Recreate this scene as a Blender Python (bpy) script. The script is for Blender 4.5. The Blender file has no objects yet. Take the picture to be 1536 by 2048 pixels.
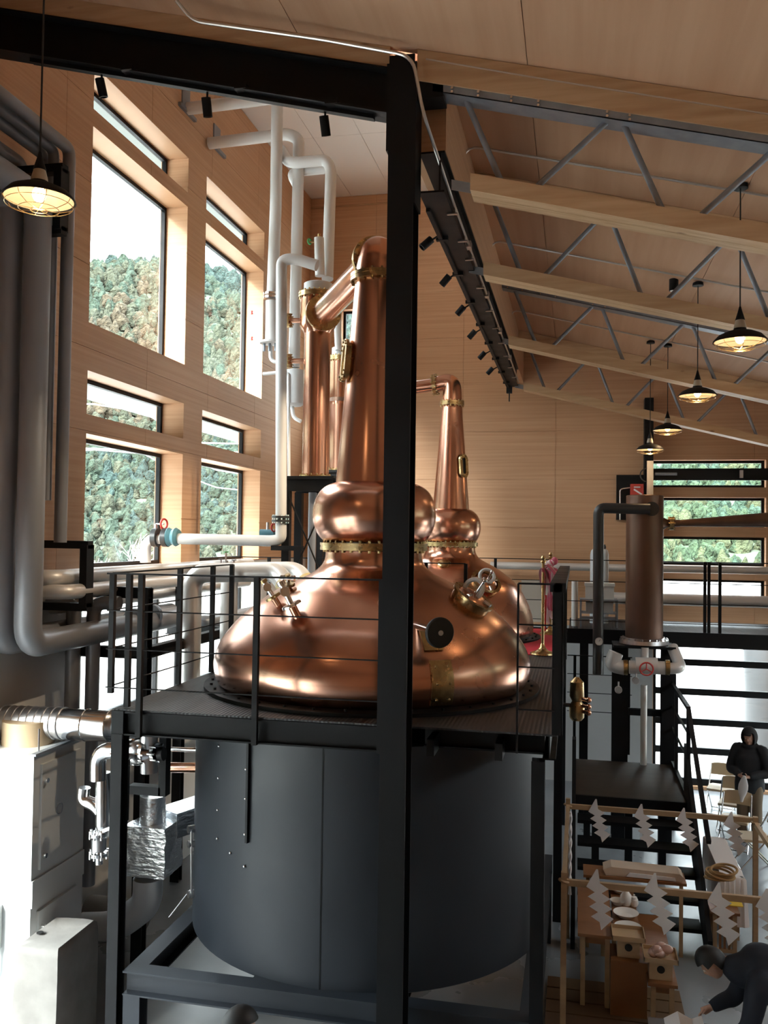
import bpy, bmesh, math, random
from mathutils import Vector, Matrix, noise
random.seed(7)
scene = bpy.context.scene
COL = scene.collection
# ------------------------------------------------------------------ camera
YAW, PITCH, ROLL, FPX = 0.21260, 0.02711, 0.01381, 1780.0
_f = Vector((-math.sin(YAW)*math.cos(PITCH), math.cos(YAW)*math.cos(PITCH), math.sin(PITCH)))
_r0 = Vector((math.cos(YAW), math.sin(YAW), 0)); _u0 = _r0.cross(_f)
_r = math.cos(ROLL)*_r0 + math.sin(ROLL)*_u0
_u = -math.sin(ROLL)*_r0 + math.cos(ROLL)*_u0
CAM = Vector((0, 0, 4.65))
cd = bpy.data.cameras.new('camera'); cam = bpy.data.objects.new('camera', cd); COL.objects.link(cam)
cd.sensor_fit = 'VERTICAL'; cd.sensor_height = 36; cd.lens = FPX/2048*36; cd.clip_start = .05; cd.clip_end = 800
M = Matrix.Identity(4)
for i in range(3):
    M[i][0], M[i][1], M[i][2], M[i][3] = _r[i], _u[i], -_f[i], CAM[i]
cam.matrix_world = M
scene.camera = cam
# ------------------------------------------------------------------ light and exposure
vs = scene.view_settings
vs.view_transform = 'Standard'; vs.look = 'None'; vs.gamma = 1; vs.use_curve_mapping = False; vs.exposure = 1.12
w = bpy.data.worlds.new('overcast_sky'); scene.world = w; w.use_nodes = True
bg = w.node_tree.nodes['Background']; bg.inputs[0].default_value = (.88, .95, 1, 1); bg.inputs[1].default_value = 9.0
def lamp(name, kind, loc, energy, color=(1,1,1), **kw):
    d = bpy.data.lights.new(name, kind); d.energy = energy; d.color = color
    o = bpy.data.objects.new(name, d); COL.objects.link(o); o.location = loc
    for k, v in kw.items(): setattr(d, k, v)
    return o
sun = lamp('sun', 'SUN', (-30, -20, 40), 9, (1, .96, .90), angle=math.radians(20))
sun.rotation_euler = Vector((.36, .84, -.50)).to_track_quat('-Z', 'Y').to_euler()
cy = scene.cycles
cy.use_denoising = True; cy.max_bounces = 8; cy.diffuse_bounces = 5; cy.glossy_bounces = 4; cy.transmission_bounces = 6
cy.transparent_max_bounces = 10; cy.sample_clamp_indirect = 6; cy.caustics_reflective = False; cy.caustics_refractive = False
def portal(cx, cy_, cz, sx, sy, normal):
    o = lamp('window_portal', 'AREA', (cx, cy_, cz), 1, shape='RECTANGLE', size=sx, size_y=sy)
    o.rotation_euler = Vector(normal).to_track_quat('-Z', 'Z').to_euler()
    o.data.cycles.is_portal = True
    return o
# ------------------------------------------------------------------ pixel -> place helpers
def ray(x, y): return _r*((x-768)/FPX) - _u*((y-1024)/FPX) + _f
def onX(x, y, X): d = ray(x, y); return CAM + d*(X/d.x)
def onY(x, y, Y): d = ray(x, y); return CAM + d*(Y/d.y)
def onZ(x, y, Z): d = ray(x, y); return CAM + d*((Z-CAM.z)/d.z)
# ------------------------------------------------------------------ materials
MATS = {}
def mat(name, c, rough=.5, metal=0, c2=None, scale=(3,3,3), detail=4, bump=0, bscale=None, rvar=0, spec=.5, contrast=(.35,.65), emit=None, es=0, coat=0):
    m = bpy.data.materials.new(name); m.use_nodes = True; MATS[name] = m
    nt = m.node_tree; b = nt.nodes['Principled BSDF']; L = nt.links.new
    b.inputs['Base Color'].default_value = (*c, 1); b.inputs['Roughness'].default_value = rough
    b.inputs['Metallic'].default_value = metal; b.inputs['Specular IOR Level'].default_value = spec
    if coat: b.inputs['Coat Weight'].default_value = coat
    if emit: b.inputs['Emission Color'].default_value = (*emit, 1); b.inputs['Emission Strength'].default_value = es
    if c2 or bump or rvar:
        tc = nt.nodes.new('ShaderNodeTexCoord'); mp = nt.nodes.new('ShaderNodeMapping'); mp.inputs['Scale'].default_value = scale
        no = nt.nodes.new('ShaderNodeTexNoise'); no.inputs['Scale'].default_value = 1; no.inputs['Detail'].default_value = detail
        L(tc.outputs['Object'], mp.inputs[0]); L(mp.outputs[0], no.inputs['Vector'])
        rp = nt.nodes.new('ShaderNodeMapRange'); rp.inputs[1].default_value, rp.inputs[2].default_value = contrast
        L(no.outputs[0], rp.inputs[0])
        if c2:
            mx = nt.nodes.new('ShaderNodeMix'); mx.data_type = 'RGBA'; mx.inputs[6].default_value = (*c, 1); mx.inputs[7].default_value = (*c2, 1)
            L(rp.outputs[0], mx.inputs[0]); L(mx.outputs[2], b.inputs['Base Color'])
        if rvar:
            mr = nt.nodes.new('ShaderNodeMapRange'); mr.inputs[3].default_value = rough; mr.inputs[4].default_value = rough+rvar
            L(rp.outputs[0], mr.inputs[0]); L(mr.outputs[0], b.inputs['Roughness'])
        if bump:
            src = no
            if bscale:
                mp2 = nt.nodes.new('ShaderNodeMapping'); mp2.inputs['Scale'].default_value = bscale
                src = nt.nodes.new('ShaderNodeTexNoise'); src.inputs['Scale'].default_value = 1; src.inputs['Detail'].default_value = 3
                L(tc.outputs['Object'], mp2.inputs[0]); L(mp2.outputs[0], src.inputs['Vector'])
            bp = nt.nodes.new('ShaderNodeBump'); bp.inputs['Strength'].default_value = bump; bp.inputs['Distance'].default_value = .02
            L(src.outputs[0], bp.inputs['Height']); L(bp.outputs[0], b.inputs['Normal'])
    return m
WOOD = mat('plywood_wall', (.60,.362,.215), .5, 0, (.53,.305,.172), (.5,.5,30), 5, spec=.3)
WOODC = mat('plywood_ceiling', (.64,.39,.245), .55, 0, (.57,.33,.20), (7,.35,7), 4, spec=.2)
PINE = mat('pine_beam', (.62,.42,.25), .5, 0, (.50,.31,.17), (1.2,30,14), 5, spec=.3)
def add_knots(m):
    nt = m.node_tree; b = nt.nodes['Principled BSDF']; L = nt.links.new
    link = b.inputs['Base Color'].links[0]; src = link.from_socket
    tc = nt.nodes.new('ShaderNodeTexCoord'); mp = nt.nodes.new('ShaderNodeMapping'); mp.inputs['Scale'].default_value = (2.1, 5, 5)
    v = nt.nodes.new('ShaderNodeTexVoronoi'); v.inputs['Scale'].default_value = 1
    L(tc.outputs['Object'], mp.inputs[0]); L(mp.outputs[0], v.inputs['Vector'])
    r = nt.nodes.new('ShaderNodeMapRange'); r.inputs[1].default_value = .06; r.inputs[2].default_value = .13; r.inputs[3].default_value = .75; r.inputs[4].default_value = 0
    L(v.outputs['Distance'], r.inputs[0])
    mx = nt.nodes.new('ShaderNodeMix'); mx.data_type = 'RGBA'; mx.inputs[7].default_value = (.12,.055,.025,1)
    L(r.outputs[0], mx.inputs[0]); L(src, mx.inputs[6]); L(mx.outputs[2], b.inputs['Base Color'])
add_knots(PINE)
WHITEP = mat('white_plaster', (.72,.70,.68), .7, 0, (.68,.66,.64), (1,1,1))
WHITEC = mat('white_ceiling', (.80,.77,.75), .7)
CONC = mat('concrete_floor', (.21,.22,.235), .25, 0, (.16,.17,.18), (.8,.8,.8), 6, rvar=.15)
BLACK = mat('black_steel', (.0055,.006,.0072), .5, 0, (.008,.0086,.010), (3,3,3), spec=.22, rvar=.1)
DRUM = mat('charcoal_steel', (.0095,.0125,.018), .5, 0, (.015,.0195,.027), (1.2,1.2,1.2), 6, rvar=.12)
BLKPIPE = mat('black_pipe', (.03,.032,.034), .4)
DARKWOOD = mat('brown_tread_board', (.055,.038,.026), .55, 0, (.04,.028,.02), (2,8,2))
COPPER = mat('polished_copper', (.69,.38,.27), .19, 1, (.52,.265,.18), (1.3,1.3,1.1), 6, rvar=.12, contrast=(.30,.78), bump=.012)
COPPER2 = mat('warm_copper', (.72,.41,.29), .17, 1, (.60,.32,.21), (2,2,.6), 4, rvar=.1, bump=.015)
BROWNCU = mat('brown_oxidised_copper', (.17,.105,.075), .38, .75, (.13,.075,.055), (3,3,.8), 5, rvar=.1)
BRASS = mat('brass', (.56,.41,.20), .25, 1, (.36,.26,.13), (12,12,12), rvar=.1)
CHROME = mat('bright_steel', (.78,.78,.78), .16, 1)
STEEL = mat('brushed_steel', (.62,.62,.63), .32, 1, (.52,.52,.53), (20,20,4))
GALV = mat('galvanised_steel', (.30,.33,.37), .45, .5, (.24,.27,.31), (8,8,8))
FOIL = mat('crumpled_foil', (.84,.86,.88), .32, 1, bump=1.0, scale=(9,9,16), bscale=(10,10,22))
GREYPIPE = mat('grey_lagged_pipe', (.235,.24,.26), .42, .2, (.215,.22,.24), (2,2,2))
SILVERPIPE = mat('silver_lagged_pipe', (.66,.64,.62), .42, .35)
WHITEPIPE = mat('white_lagged_pipe', (.70,.70,.70), .5)
CABINET = mat('pale_grey_sheet_metal', (.62,.65,.66), .45, .1)
CANVAS = mat('beige_canvas', (.24,.23,.215), .85, 0, (.20,.19,.178), (5,5,5), bump=.25)
RED = mat('red_paint', (.55,.05,.04), .4)
CARPET = mat('red_carpet', (.62,.03,.05), .9)
GREENP = mat('green_paint', (.05,.30,.08), .5)
TEAL = mat('teal_paint', (.10,.25,.30), .4)
GREENGREY = mat('grey_duct_paint', (.50,.52,.54), .5)
PLASTIC = mat('white_plastic', (.72,.72,.70), .4)
PAPER = mat('white_paper', (.82,.82,.84), .8)
CLOTH = mat('white_cloth', (.74,.69,.68), .9)
TIMBER = mat('pale_timber', (.40,.27,.15), .6, 0, (.34,.22,.12), (4,4,12))
TABLEW = mat('brown_table_wood', (.25,.105,.038), .45, 0, (.21,.085,.03), (3,8,3))
HINOKI = mat('cypress_wood', (.48,.34,.20), .6)
CERAM = mat('white_ceramic', (.80,.78,.74), .15)
SKIN = mat('skin', (.50,.30,.22), .5)
NAVY = mat('navy_jacket', (.012,.013,.017), .8)
KHAKI = mat('khaki_trousers', (.16,.115,.075), .85)
HAIR = mat('black_hair', (.010,.009,.009), .6)
BEIGE = mat('beige_vinyl', (.55,.42,.27), .5)
RUBBER = mat('black_rubber', (.01,.01,.01), .6)
CONDUIT = mat('bright_conduit', (.72,.70,.67), .3, .9)
LAMPIN = mat('cream_enamel', (.42,.35,.26), .4)
BULB = mat('lit_bulb', (1,.8,.5), .4, emit=(1,.66,.30), es=4)
def glass_mat():
    m = bpy.data.materials.new('window_glass'); m.use_nodes = True; nt = m.node_tree; nt.nodes.clear()
    o = nt.nodes.new('ShaderNodeOutputMaterial'); mx = nt.nodes.new('ShaderNodeMixShader'); t = nt.nodes.new('ShaderNodeBsdfTransparent'); g = nt.nodes.new('ShaderNodeBsdfGlossy')
    g.inputs['Roughness'].default_value = .02; t.inputs[0].default_value = (.93,.96,.96,1); mx.inputs[0].default_value = .06
    nt.links.new(t.outputs[0], mx.inputs[1]); nt.links.new(g.outputs[0], mx.inputs[2]); nt.links.new(mx.outputs[0], o.inputs[0]); return m
GLASS = glass_mat()
# ------------------------------------------------------------------ mesh builder
def V(*a): return Vector(a) if len(a) > 1 else Vector(a[0])
ORG = {}
class MB:
    def __init__(s): s.v = []; s.f = []
    def add(s, vs, fs):
        n = len(s.v); s.v += [Vector(q) for q in vs]; s.f += [[i+n for i in q] for q in fs]; return s
    def box(s, x0, x1, y0, y1, z0, z1, b=0):
        x0, x1 = sorted((x0, x1)); y0, y1 = sorted((y0, y1)); z0, z1 = sorted((z0, z1))
        return s.obox(((x0+x1)/2, (y0+y1)/2, (z0+z1)/2), ((x1-x0)/2, (y1-y0)/2, (z1-z0)/2))
    def obox(s, c, h, ax=None):
        ax = ax or (V(1,0,0), V(0,1,0), V(0,0,1)); c = V(c)
        vs = [c + ax[0]*(h[0]*i) + ax[1]*(h[1]*j) + ax[2]*(h[2]*k) for i in (-1,1) for j in (-1,1) for k in (-1,1)]
        return s.add(vs, [(0,1,3,2),(4,6,7,5),(0,4,5,1),(2,3,7,6),(0,2,6,4),(1,5,7,3)])
    def bar(s, a, b, w, h, up=(0,0,1)):
        a, b = V(a), V(b); d = (b-a); L = d.length; d.normalize(); up = V(up)
        x = d.cross(up)
        if x.length < 1e-4: x = d.cross(V(0,1,0))
        x.normalize(); z = x.cross(d)
        return s.obox((a+b)/2, (w/2, L/2, h/2), (x, d, z))
    def prism(s, poly, y0, y1, axis='Y'):
        n = len(poly)
        def mk(p, t):
            return {'Y': (p[0], t, p[1]), 'X': (t, p[0], p[1]), 'Z': (p[0], p[1], t)}[axis]
        vs = [mk(p, y0) for p in poly] + [mk(p, y1) for p in poly]
        return s.add(vs, [list(range(n)), list(range(2*n-1, n-1, -1))] + [(i, (i+1) % n, n+(i+1) % n, n+i) for i in range(n)])
    def _ring(s, c, x, y, r, n): return [c + x*(r*math.cos(2*math.pi*i/n)) + y*(r*math.sin(2*math.pi*i/n)) for i in range(n)]
    def sweep(s, rings, caps=True):
        n = len(rings[0]); vs = [q for r_ in rings for q in r_]; fs = []
        for k in range(len(rings)-1):
            for i in range(n):
                fs.append((k*n+i, k*n+(i+1) % n, (k+1)*n+(i+1) % n, (k+1)*n+i))
        if caps: fs += [list(range(n-1, -1, -1)), list(range((len(rings)-1)*n, len(rings)*n))]
        return s.add(vs, fs)
    def cyl(s, a, b, r0, r1=None, n=16):
        a, b = V(a), V(b); d = (b-a).normalized(); x = d.orthogonal().normalized(); y = d.cross(x)
        return s.sweep([s._ring(a, x, y, r0, n), s._ring(b, x, y, r0 if r1 is None else r1, n)])
    def lathe(s, prof, c=(0,0,0), d=(0,0,1), n=48, caps=True):
        c = V(c); d = V(d).normalized(); x = d.orthogonal().normalized() if abs(d.z) < .999 else V(1,0,0); y = d.cross(x)
        return s.sweep([s._ring(c + d*z, x, y, max(r, 1e-4), n) for r, z in prof], caps)
    def pipe(s, pts, r, bend=None, n=14, seg=6):
        pts = [V(q) for q in pts]; bend = bend or r*2.2; path = [pts[0]]
        for i in range(1, len(pts)-1):
            a, b, c = pts[i-1], pts[i], pts[i+1]; d1 = (a-b); d2 = (c-b); l = min(bend, d1.length*.48, d2.length*.48)
            d1.normalize(); d2.normalize(); p0 = b + d1*l; p1 = b + d2*l
            for k in range(seg+1):
                t = k/seg; path.append(p0*(1-t)**2 + b*(2*t*(1-t)) + p1*t*t)
        path.append(pts[-1])
        rs = r if isinstance(r, (list, tuple)) else None
        d = (path[1]-path[0]).normalized(); x = d.orthogonal().normalized(); rings = []
        for i, q in enumerate(path):
            t = (path[min(i+1, len(path)-1)] - path[max(i-1, 0)]).normalized()
            x = (x - t*x.dot(t)).normalized(); y = t.cross(x); rings.append(s._ring(q, x, y, r, n))
        return s.sweep(rings)
    def chain(s, pts, rads, n=12, sub=5):
        # smooth tapered tube through points (Catmull-Rom); rads: r or (rx, ry)
        pts = [V(q) for q in pts]; rr = [(q, q) if not isinstance(q, tuple) else q for q in rads]; P_, R_ = [], []
        N = len(pts)
        for i in range(N-1):
            p0, p1, p2, p3 = pts[max(i-1,0)], pts[i], pts[i+1], pts[min(i+2,N-1)]
            for k in range(sub):
                t = k/sub
                P_.append(.5*((2*p1)+(p2-p0)*t+(2*p0-5*p1+4*p2-p3)*t*t+(3*p1-p0-3*p2+p3)*t**3))
                e = t*t*(3-2*t); R_.append(tuple(rr[i][j]*(1-e)+rr[i+1][j]*e for j in (0,1)))
        P_.append(pts[-1]); R_.append(rr[-1])
        d = (P_[1]-P_[0]).normalized(); x = V(1,0,0) - d*d.x
        if x.length < .2: x = d.orthogonal()
        x.normalize(); rings = []
        for i, q in enumerate(P_):
            t = (P_[min(i+1, len(P_)-1)] - P_[max(i-1, 0)]).normalized()
            x = (x - t*x.dot(t)).normalized(); y = t.cross(x)
            rings.append([q + x*(R_[i][0]*math.cos(2*math.pi*j/n)) + y*(R_[i][1]*math.sin(2*math.pi*j/n)) for j in range(n)])
        return s.sweep(rings)
    def ball(s, c, r, n=14, m=9, sc=(1,1,1)):
        c = V(c); rings = []
        for k in range(1, m):
            t = math.pi*k/m
            rings.append([c + V(r*sc[0]*math.sin(t)*math.cos(2*math.pi*i/n), r*sc[1]*math.sin(t)*math.sin(2*math.pi*i/n), -r*sc[2]*math.cos(t)) for i in range(n)])
        vs = [q for g in rings for q in g]; fs = []
        for k in range(len(rings)-1):
            for i in range(n): fs.append((k*n+i, k*n+(i+1) % n, (k+1)*n+(i+1) % n, (k+1)*n+i))
        L0 = len(vs); vs += [c + V(0,0,-r*sc[2]), c + V(0,0,r*sc[2])]
        for i in range(n):
            fs.append((L0, (i+1) % n, i)); fs.append((L0+1, L0-n+i, L0-n+(i+1) % n))
        return s.add(vs, fs)
    def torus(s, c, d, R, r, n=24, m=8, arc=(0, 1)):
        c = V(c); d = V(d).normalized(); x = d.orthogonal().normalized(); y = d.cross(x); full = arc == (0, 1); rings = []
        cnt = n if full else n+1
        for i in range(cnt):
            t = 2*math.pi*(arc[0] + (arc[1]-arc[0])*i/n); e = x*math.cos(t) + y*math.sin(t)
            rings.append([c + e*(R + r*math.cos(2*math.pi*j/m)) + d*(r*math.sin(2*math.pi*j/m)) for j in range(m)])
        if full: rings.append(rings[0]); return s.sweep(rings, False)
        return s.sweep(rings)
    def bolts(s, c, d, R, n, r, h, ph=0):
        c = V(c); d = V(d).normalized(); x = d.orthogonal().normalized(); y = d.cross(x)
        for i in range(n):
            t = 2*math.pi*(i+ph)/n; q = c + x*(R*math.cos(t)) + y*(R*math.sin(t)); s.cyl(q - d*h, q + d*h, r, n=6)
        return s
    def build(s, name, m, parent=None, smooth=True, ang=38):
        o0 = ORG.get(parent.name, V(0,0,0)) if parent else V(0,0,0)
        me = bpy.data.meshes.new(name); me.from_pydata([q - o0 for q in s.v], [], s.f)
        bm = bmesh.new(); bm.from_mesh(me); bmesh.ops.remove_doubles(bm, verts=bm.verts, dist=1e-5)
        bmesh.ops.recalc_face_normals(bm, faces=bm.faces)
        if smooth:
            ca = math.radians(ang)
            for f in bm.faces: f.smooth = True
            for e in bm.edges: e.smooth = len(e.link_faces) == 2 and e.calc_face_angle(3.2) < ca
        bm.to_mesh(me); bm.free(); me.materials.append(m)
        o = bpy.data.objects.new(name, me); COL.objects.link(o)
        if parent: o.parent = parent
        ORG[o.name] = o0
        return o
def tag(o, label=None, cat=None, group=None, kind=None):
    if label: o['label'] = label
    if cat: o['category'] = cat
    if group: o['group'] = group
    if kind: o['kind'] = kind
    return o
def thing(name, loc, label, cat, group=None):
    o = bpy.data.objects.new(name, None); COL.objects.link(o); o.location = loc; o.empty_display_size = .1
    ORG[o.name] = V(loc); return tag(o, label, cat, group)
def copy_tree(o, parent=None):
    c = o.copy(); COL.objects.link(c)
    if parent: c.parent = parent
    ORG[c.name] = ORG.get(o.name, V(0,0,0))
    for ch in list(o.children): copy_tree(ch, c)
    return c
def struct(o): o['kind'] = 'structure'; return o
def hbeam(mb, a, b, w, h, tf=.014, tw=.010, up=(0,0,1)):
    # wide-flange section: flanges perpendicular to "up"
    a, b = V(a), V(b); d = (b-a).normalized(); up = V(up); x = d.cross(up).normalized(); z = x.cross(d); c = (a+b)/2; L = (b-a).length/2
    mb.obox(c + z*(h/2-tf/2), (w/2, L, tf/2), (x, d, z)); mb.obox(c - z*(h/2-tf/2), (w/2, L, tf/2), (x, d, z)); mb.obox(c, (tw/2, L, h/2-tf), (x, d, z))
    return mb
# ------------------------------------------------------------------ the room
XL, YB, ZT, XR, YF = -5.44, 17.6, 11.65, 7.0, -3.0
def roof_z(x): return 8.42 - .25*(x + 1.3)
def cells(u0, u1, v0, v1, ops):
    us = sorted({u0, u1, *[min(max(q, u0), u1) for o in ops for q in o[:2]]}); vs_ = sorted({v0, v1, *[min(max(q, v0), v1) for o in ops for q in o[2:]]})
    solid = {}
    for i in range(len(us)-1):
        for j in range(len(vs_)-1):
            cu, cv = (us[i]+us[i+1])/2, (vs_[j]+vs_[j+1])/2
            solid[i, j] = not any(o[0] < cu < o[1] and o[2] < cv < o[3] for o in ops)
    return us, vs_, solid
def slab(mb, axis, c0, c1, u0, u1, v0, v1, ops):
    """solid sheet between planes c0 and c1 with rectangular openings"""
    us, vs_, so = cells(u0, u1, v0, v1, ops)
    P = (lambda c, u, v: (c, u, v)) if axis == 'X' else (lambda c, u, v: (u, c, v))
    for (i, j), ok in so.items():
        if not ok: continue
        a, b, d, e = us[i], us[i+1], vs_[j], vs_[j+1]
        for c in (c0, c1): mb.add([P(c,a,d), P(c,b,d), P(c,b,e), P(c,a,e)], [(0,1,2,3)])
        for di, dj, q in ((-1,0,((a,d),(a,e))), (1,0,((b,d),(b,e))), (0,-1,((a,d),(b,d))), (0,1,((a,e),(b,e)))):
            if not so.get((i+di, j+dj), False):
                (p, r_), (s_, t) = q; mb.add([P(c0,p,r_), P(c0,s_,t), P(c1,s_,t), P(c1,p,r_)], [(0,1,2,3)])
    return any(so.values())
def panel_wall(name, axis, c, out, u, v, ops, ju, jv, thick, m, vmin=None):
    mb = MB(); slab(mb, axis, c+out*.012, c+out*thick, *u, *v, ops); root = struct(mb.build(name, m, None, False))
    us = [u[0]] + [q for q in ju if u[0] < q < u[1]] + [u[1]]; vv = [max(v[0], vmin or v[0])] + [q for q in jv if (vmin or v[0]) < q < v[1]] + [v[1]]
    g = .003
    for i in range(len(us)-1):
        for j in range(len(vv)-1):
            a, b, d, e = us[i]+g, us[i+1]-g, vv[j]+g, vv[j+1]-g
            oo = [o for o in ops if o[0] < b and o[1] > a and o[2] < e and o[3] > d]
            pm = MB()
            if slab(pm, axis, c, c+out*.013, a, b, d, e, oo): pm.build('panel', m, root, False)
    return root
JV = [3.91+.945*k for k in range(9)]
WY = [(9.13, 11.67), (12.31, 14.83)]; WZ = [(9.5, 10.0), (7.04, 9.3), (5.99, 6.49), (4.22, 5.77), (2.35, 3.98)]
ops_l = [(y0, y1, z0, z1) for y0, y1 in WY for z0, z1 in WZ] + [(.4, 3.5, .15, 4.0), (3.7, 6.9, .15, 4.0)]
wall_left = panel_wall('wall_left', 'X', XL, -1, (YF, YB), (4.2, ZT), ops_l, [2.8, 4.7, 6.65, 8.59, 10.55, 12.5, 14.49, 16.45], JV, .42, WOOD)
mb = MB(); slab(mb, 'X', XL, XL-.42, YF, YB, 0, 4.2, [o for o in ops_l if o[3] < 4.2]); struct(mb.build('wall_left_lower', WHITEP, None, False))
ops_b = [(1.30, 3.44, 5.65, 6.165), (1.30, 3.44, 4.91, 5.46), (1.30, 3.44, 4.18, 4.72), (1.30, 3.44, 3.45, 3.92), (1.45, 6.6, 0.06, 2.86),
         (-4.75, -3.25, 9.5, 10.0), (-4.75, -3.25, 7.04, 9.3)]
wall_back = panel_wall('wall_back', 'Y', YB, 1, (XL, XR), (0, ZT), ops_b, [-5.86+1.82*k for k in range(8)], JV, .40, WOOD, vmin=3.0)
ops_r = [(y0, y0+3.2, z0, z1) for y0 in (13.4,) for z0, z1 in ((.1, 2.8),)] + [(5.0, 8.2, 4.75, 5.9), (9.2, 12.4, 4.75, 5.9)]  # two high openings are unseen, added to brighten left wall and ceiling
panel_wall('wall_right', 'X', XR, 1, (YF, YB), (0, 8), ops_r, [0.6+1.9*k for k in range(9)], JV, .3, WOOD, vmin=3.0)
mb = MB(); mb.box(XL-.4, XR+.3, YF-.2, YF, 0, 10); struct(mb.build('wall_front', WOOD, None, False))
mb = MB(); mb.box(XL-.4, XR+.3, YF-.2, YB+.4, -.2, 0); struct(mb.build('floor', CONC, None, False))
# ceilings: low sloped timber roof, tall white ceiling over the stills
ce = MB(); ce.prism([(XL-.4, roof_z(XL-.4)+.02), (XR+.3, roof_z(XR+.3)+.02), (XR+.3, roof_z(XR+.3)+.25), (XL-.4, roof_z(XL-.4)+.25)], YF-.2, 6.72)
ce.prism([(-1.2, roof_z(-1.2)+.02), (XR+.3, roof_z(XR+.3)+.02), (XR+.3, roof_z(XR+.3)+.25), (-1.2, roof_z(-1.2)+.25)], 6.72, YB+.4)
ceiling = struct(ce.build('ceiling', WOODC, None, False))
xs = [-5.44, -4.0, -2.2, -.38, 1.44, 3.26, 5.08, 7.0]; ys = [-3.0, .2, 3.6, 6.72, 9.3, 12.9, 17.6]
for i in range(7):
    for j in range(6):
        a, b, c, d = xs[i]+.003, xs[i+1]-.003, ys[j]+.003, ys[j+1]-.003
        if c > 6 and b < -1: continue
        if c > 6: a = max(a, -1.19)
        pm = MB(); pm.prism([(a, roof_z(a)), (b, roof_z(b)), (b, roof_z(b)+.021), (a, roof_z(a)+.021)], c, d); pm.build('panel', WOODC, ceiling, False)
mb = MB(); mb.box(XL-.4, -1.0, 6.6, YB+.4, ZT+.02, ZT+.2); ctall = struct(mb.build('ceiling_tall_bay', WHITEC, None, False))
for i in range(5):
    for j in range(4):
        a = XL + .86*i; pm = MB(); pm.box(a+.004, min(a+.86, -1.15)-.004, 6.72+2.72*j+.004, 6.72+2.72*(j+1)-.004, ZT, ZT+.021); pm.build('panel', WHITEC, ctall, False)
mb = MB(); mb.box(XL-.42, XL-.001, YB+.001, YB+.4, 0, ZT+.02); struct(mb.build('wall_corner', WOOD, None, False))
mb = MB(); mb.box(-1.3, -1.03, 6.9, YB, 7.70, ZT+.02); struct(mb.build('wall_clerestory_side', WOOD, None, False))
mb = MB(); mb.prism([(XL, roof_z(XL)), (-1.03, roof_z(-1.03)), (-1.03, ZT+.02), (XL, ZT+.02)], 6.86, 6.9); struct(mb.build('wall_clerestory_front', WOOD, None, False))
mb = MB(); mb.box(XL, -1.3, YB-.02, YB, 11.44, 11.46); mb.build('panel', PINE, wall_back, False)
# windows
WN = [0]
def window(axis, c, u0, u1, v0, v1, fw=.05, bars=(), sill=True):
    WN[0] += 1; mb = MB(); slab(mb, axis, c-.03, c+.03, u0, u1, v0, v1, [(u0+fw, u1-fw, v0+fw, v1-fw)])
    o = struct(mb.build(f'window_{WN[0]}', BLACK, None, False)); cuts = [v0+fw*.8] + sorted(bars) + [v1-fw*.8]
    for k in range(len(cuts)-1):
        p = MB(); lo, hi = cuts[k], cuts[k+1]
        p.box(*((c-.008, c+.008, u0+fw*.8, u1-fw*.8) if axis == 'X' else (u0+fw*.8, u1-fw*.8, c-.008, c+.008)), lo, hi); p.build('pane', GLASS, o, False)
    for z in bars:
        p = MB(); p.box(*((c-.035, c+.035, u0+fw*.8, u1-fw*.8) if axis == 'X' else (u0+fw*.8, u1-fw*.8, c-.035, c+.035)), z-.06, z+.06); p.build('window_bar', BLACK, o, False)
    return o
for y0, y1, z0, z1 in ops_l:
    window('X', XL-.355, y0, y1, z0, z1); portal(XL-.40, (y0+y1)/2, (z0+z1)/2, z1-z0, y1-y0, (1,0,0)) if z1-z0 > 1 else None
for x0, x1, z0, z1 in ops_b[:4] + ops_b[5:]: window('Y', YB+.20, x0, x1, z0, z1)
zb = [onY(1440, y, 17.75).z for y in (1327, 1386, 1446, 1504, 1566)]
window('Y', YB+.15, 1.45, 6.6, .06, 2.86, .06, zb); portal(4.0, YB+.3, 1.46, 2.7, 5.1, (0,-1,0))
for y0, y1, z0, z1 in ops_r:
    window('X', XR+.2, y0, y1, z0, z1); portal(XR+.28, (y0+y1)/2, (z0+z1)/2, z1-z0, y1-y0, (-1,0,0))  # the high pair are added light openings, only built like windows
for o in [q for q in bpy.data.objects if q.type == 'LIGHT' and q.name.startswith('window_portal')]:
    pass
SOFFIT = mat('soffit', (.20,.235,.235), .7)
# outside: eaves, ground, wooded hills
mb = MB(); mb.box(XL-1.9, XL-.43, -3, 18.6, 6.68, 6.86); tag(mb.build('eave', SOFFIT, None, False), 'pale soffit board jutting out above the lower left windows', 'eave')
mb = MB(); mb.box(XL-1.2, XL-.43, -3, 18.6, 10.12, 10.35); tag(mb.build('eave', SOFFIT, None, False), 'pale soffit board jutting out above the topmost left windows', 'eave')
GROUND = mat('pale_gravel', (.42,.41,.39), .9, 0, (.34,.33,.31), (.5,.5,.5))
def hill_h(x, y):
    # wooded valley sides all round the building
    d = math.hypot(x, y); h = max(0, d - 150)*.40*(1 + .25*noise.noise(V(x*.008, y*.008, 1)))
    cap = 146 + 28*noise.noise(V(x*.006, y*.006, 5)) + 6*noise.noise(V(x*.03, y*.03, 2))
    return min(h, cap) + 3*noise.noise(V(x*.03, y*.03, 3))*min(1, h/8)
g = MB(); n = 110; X0, X1, Y0, Y1 = -620, 620, -620, 620
for j in range(n+1):
    for i in range(n+1):
        x, y = X0+(X1-X0)*i/n, Y0+(Y1-Y0)*j/n; g.v.append(V(x, y, -.25 + hill_h(x, y)))
g.f = [(j*(n+1)+i, j*(n+1)+i+1, (j+1)*(n+1)+i+1, (j+1)*(n+1)+i) for j in range(n) for i in range(n)]
HILL = mat('hill_earth', (.07,.085,.06), .95, 0, (.35,.34,.32), (.02,.02,.02))
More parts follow.
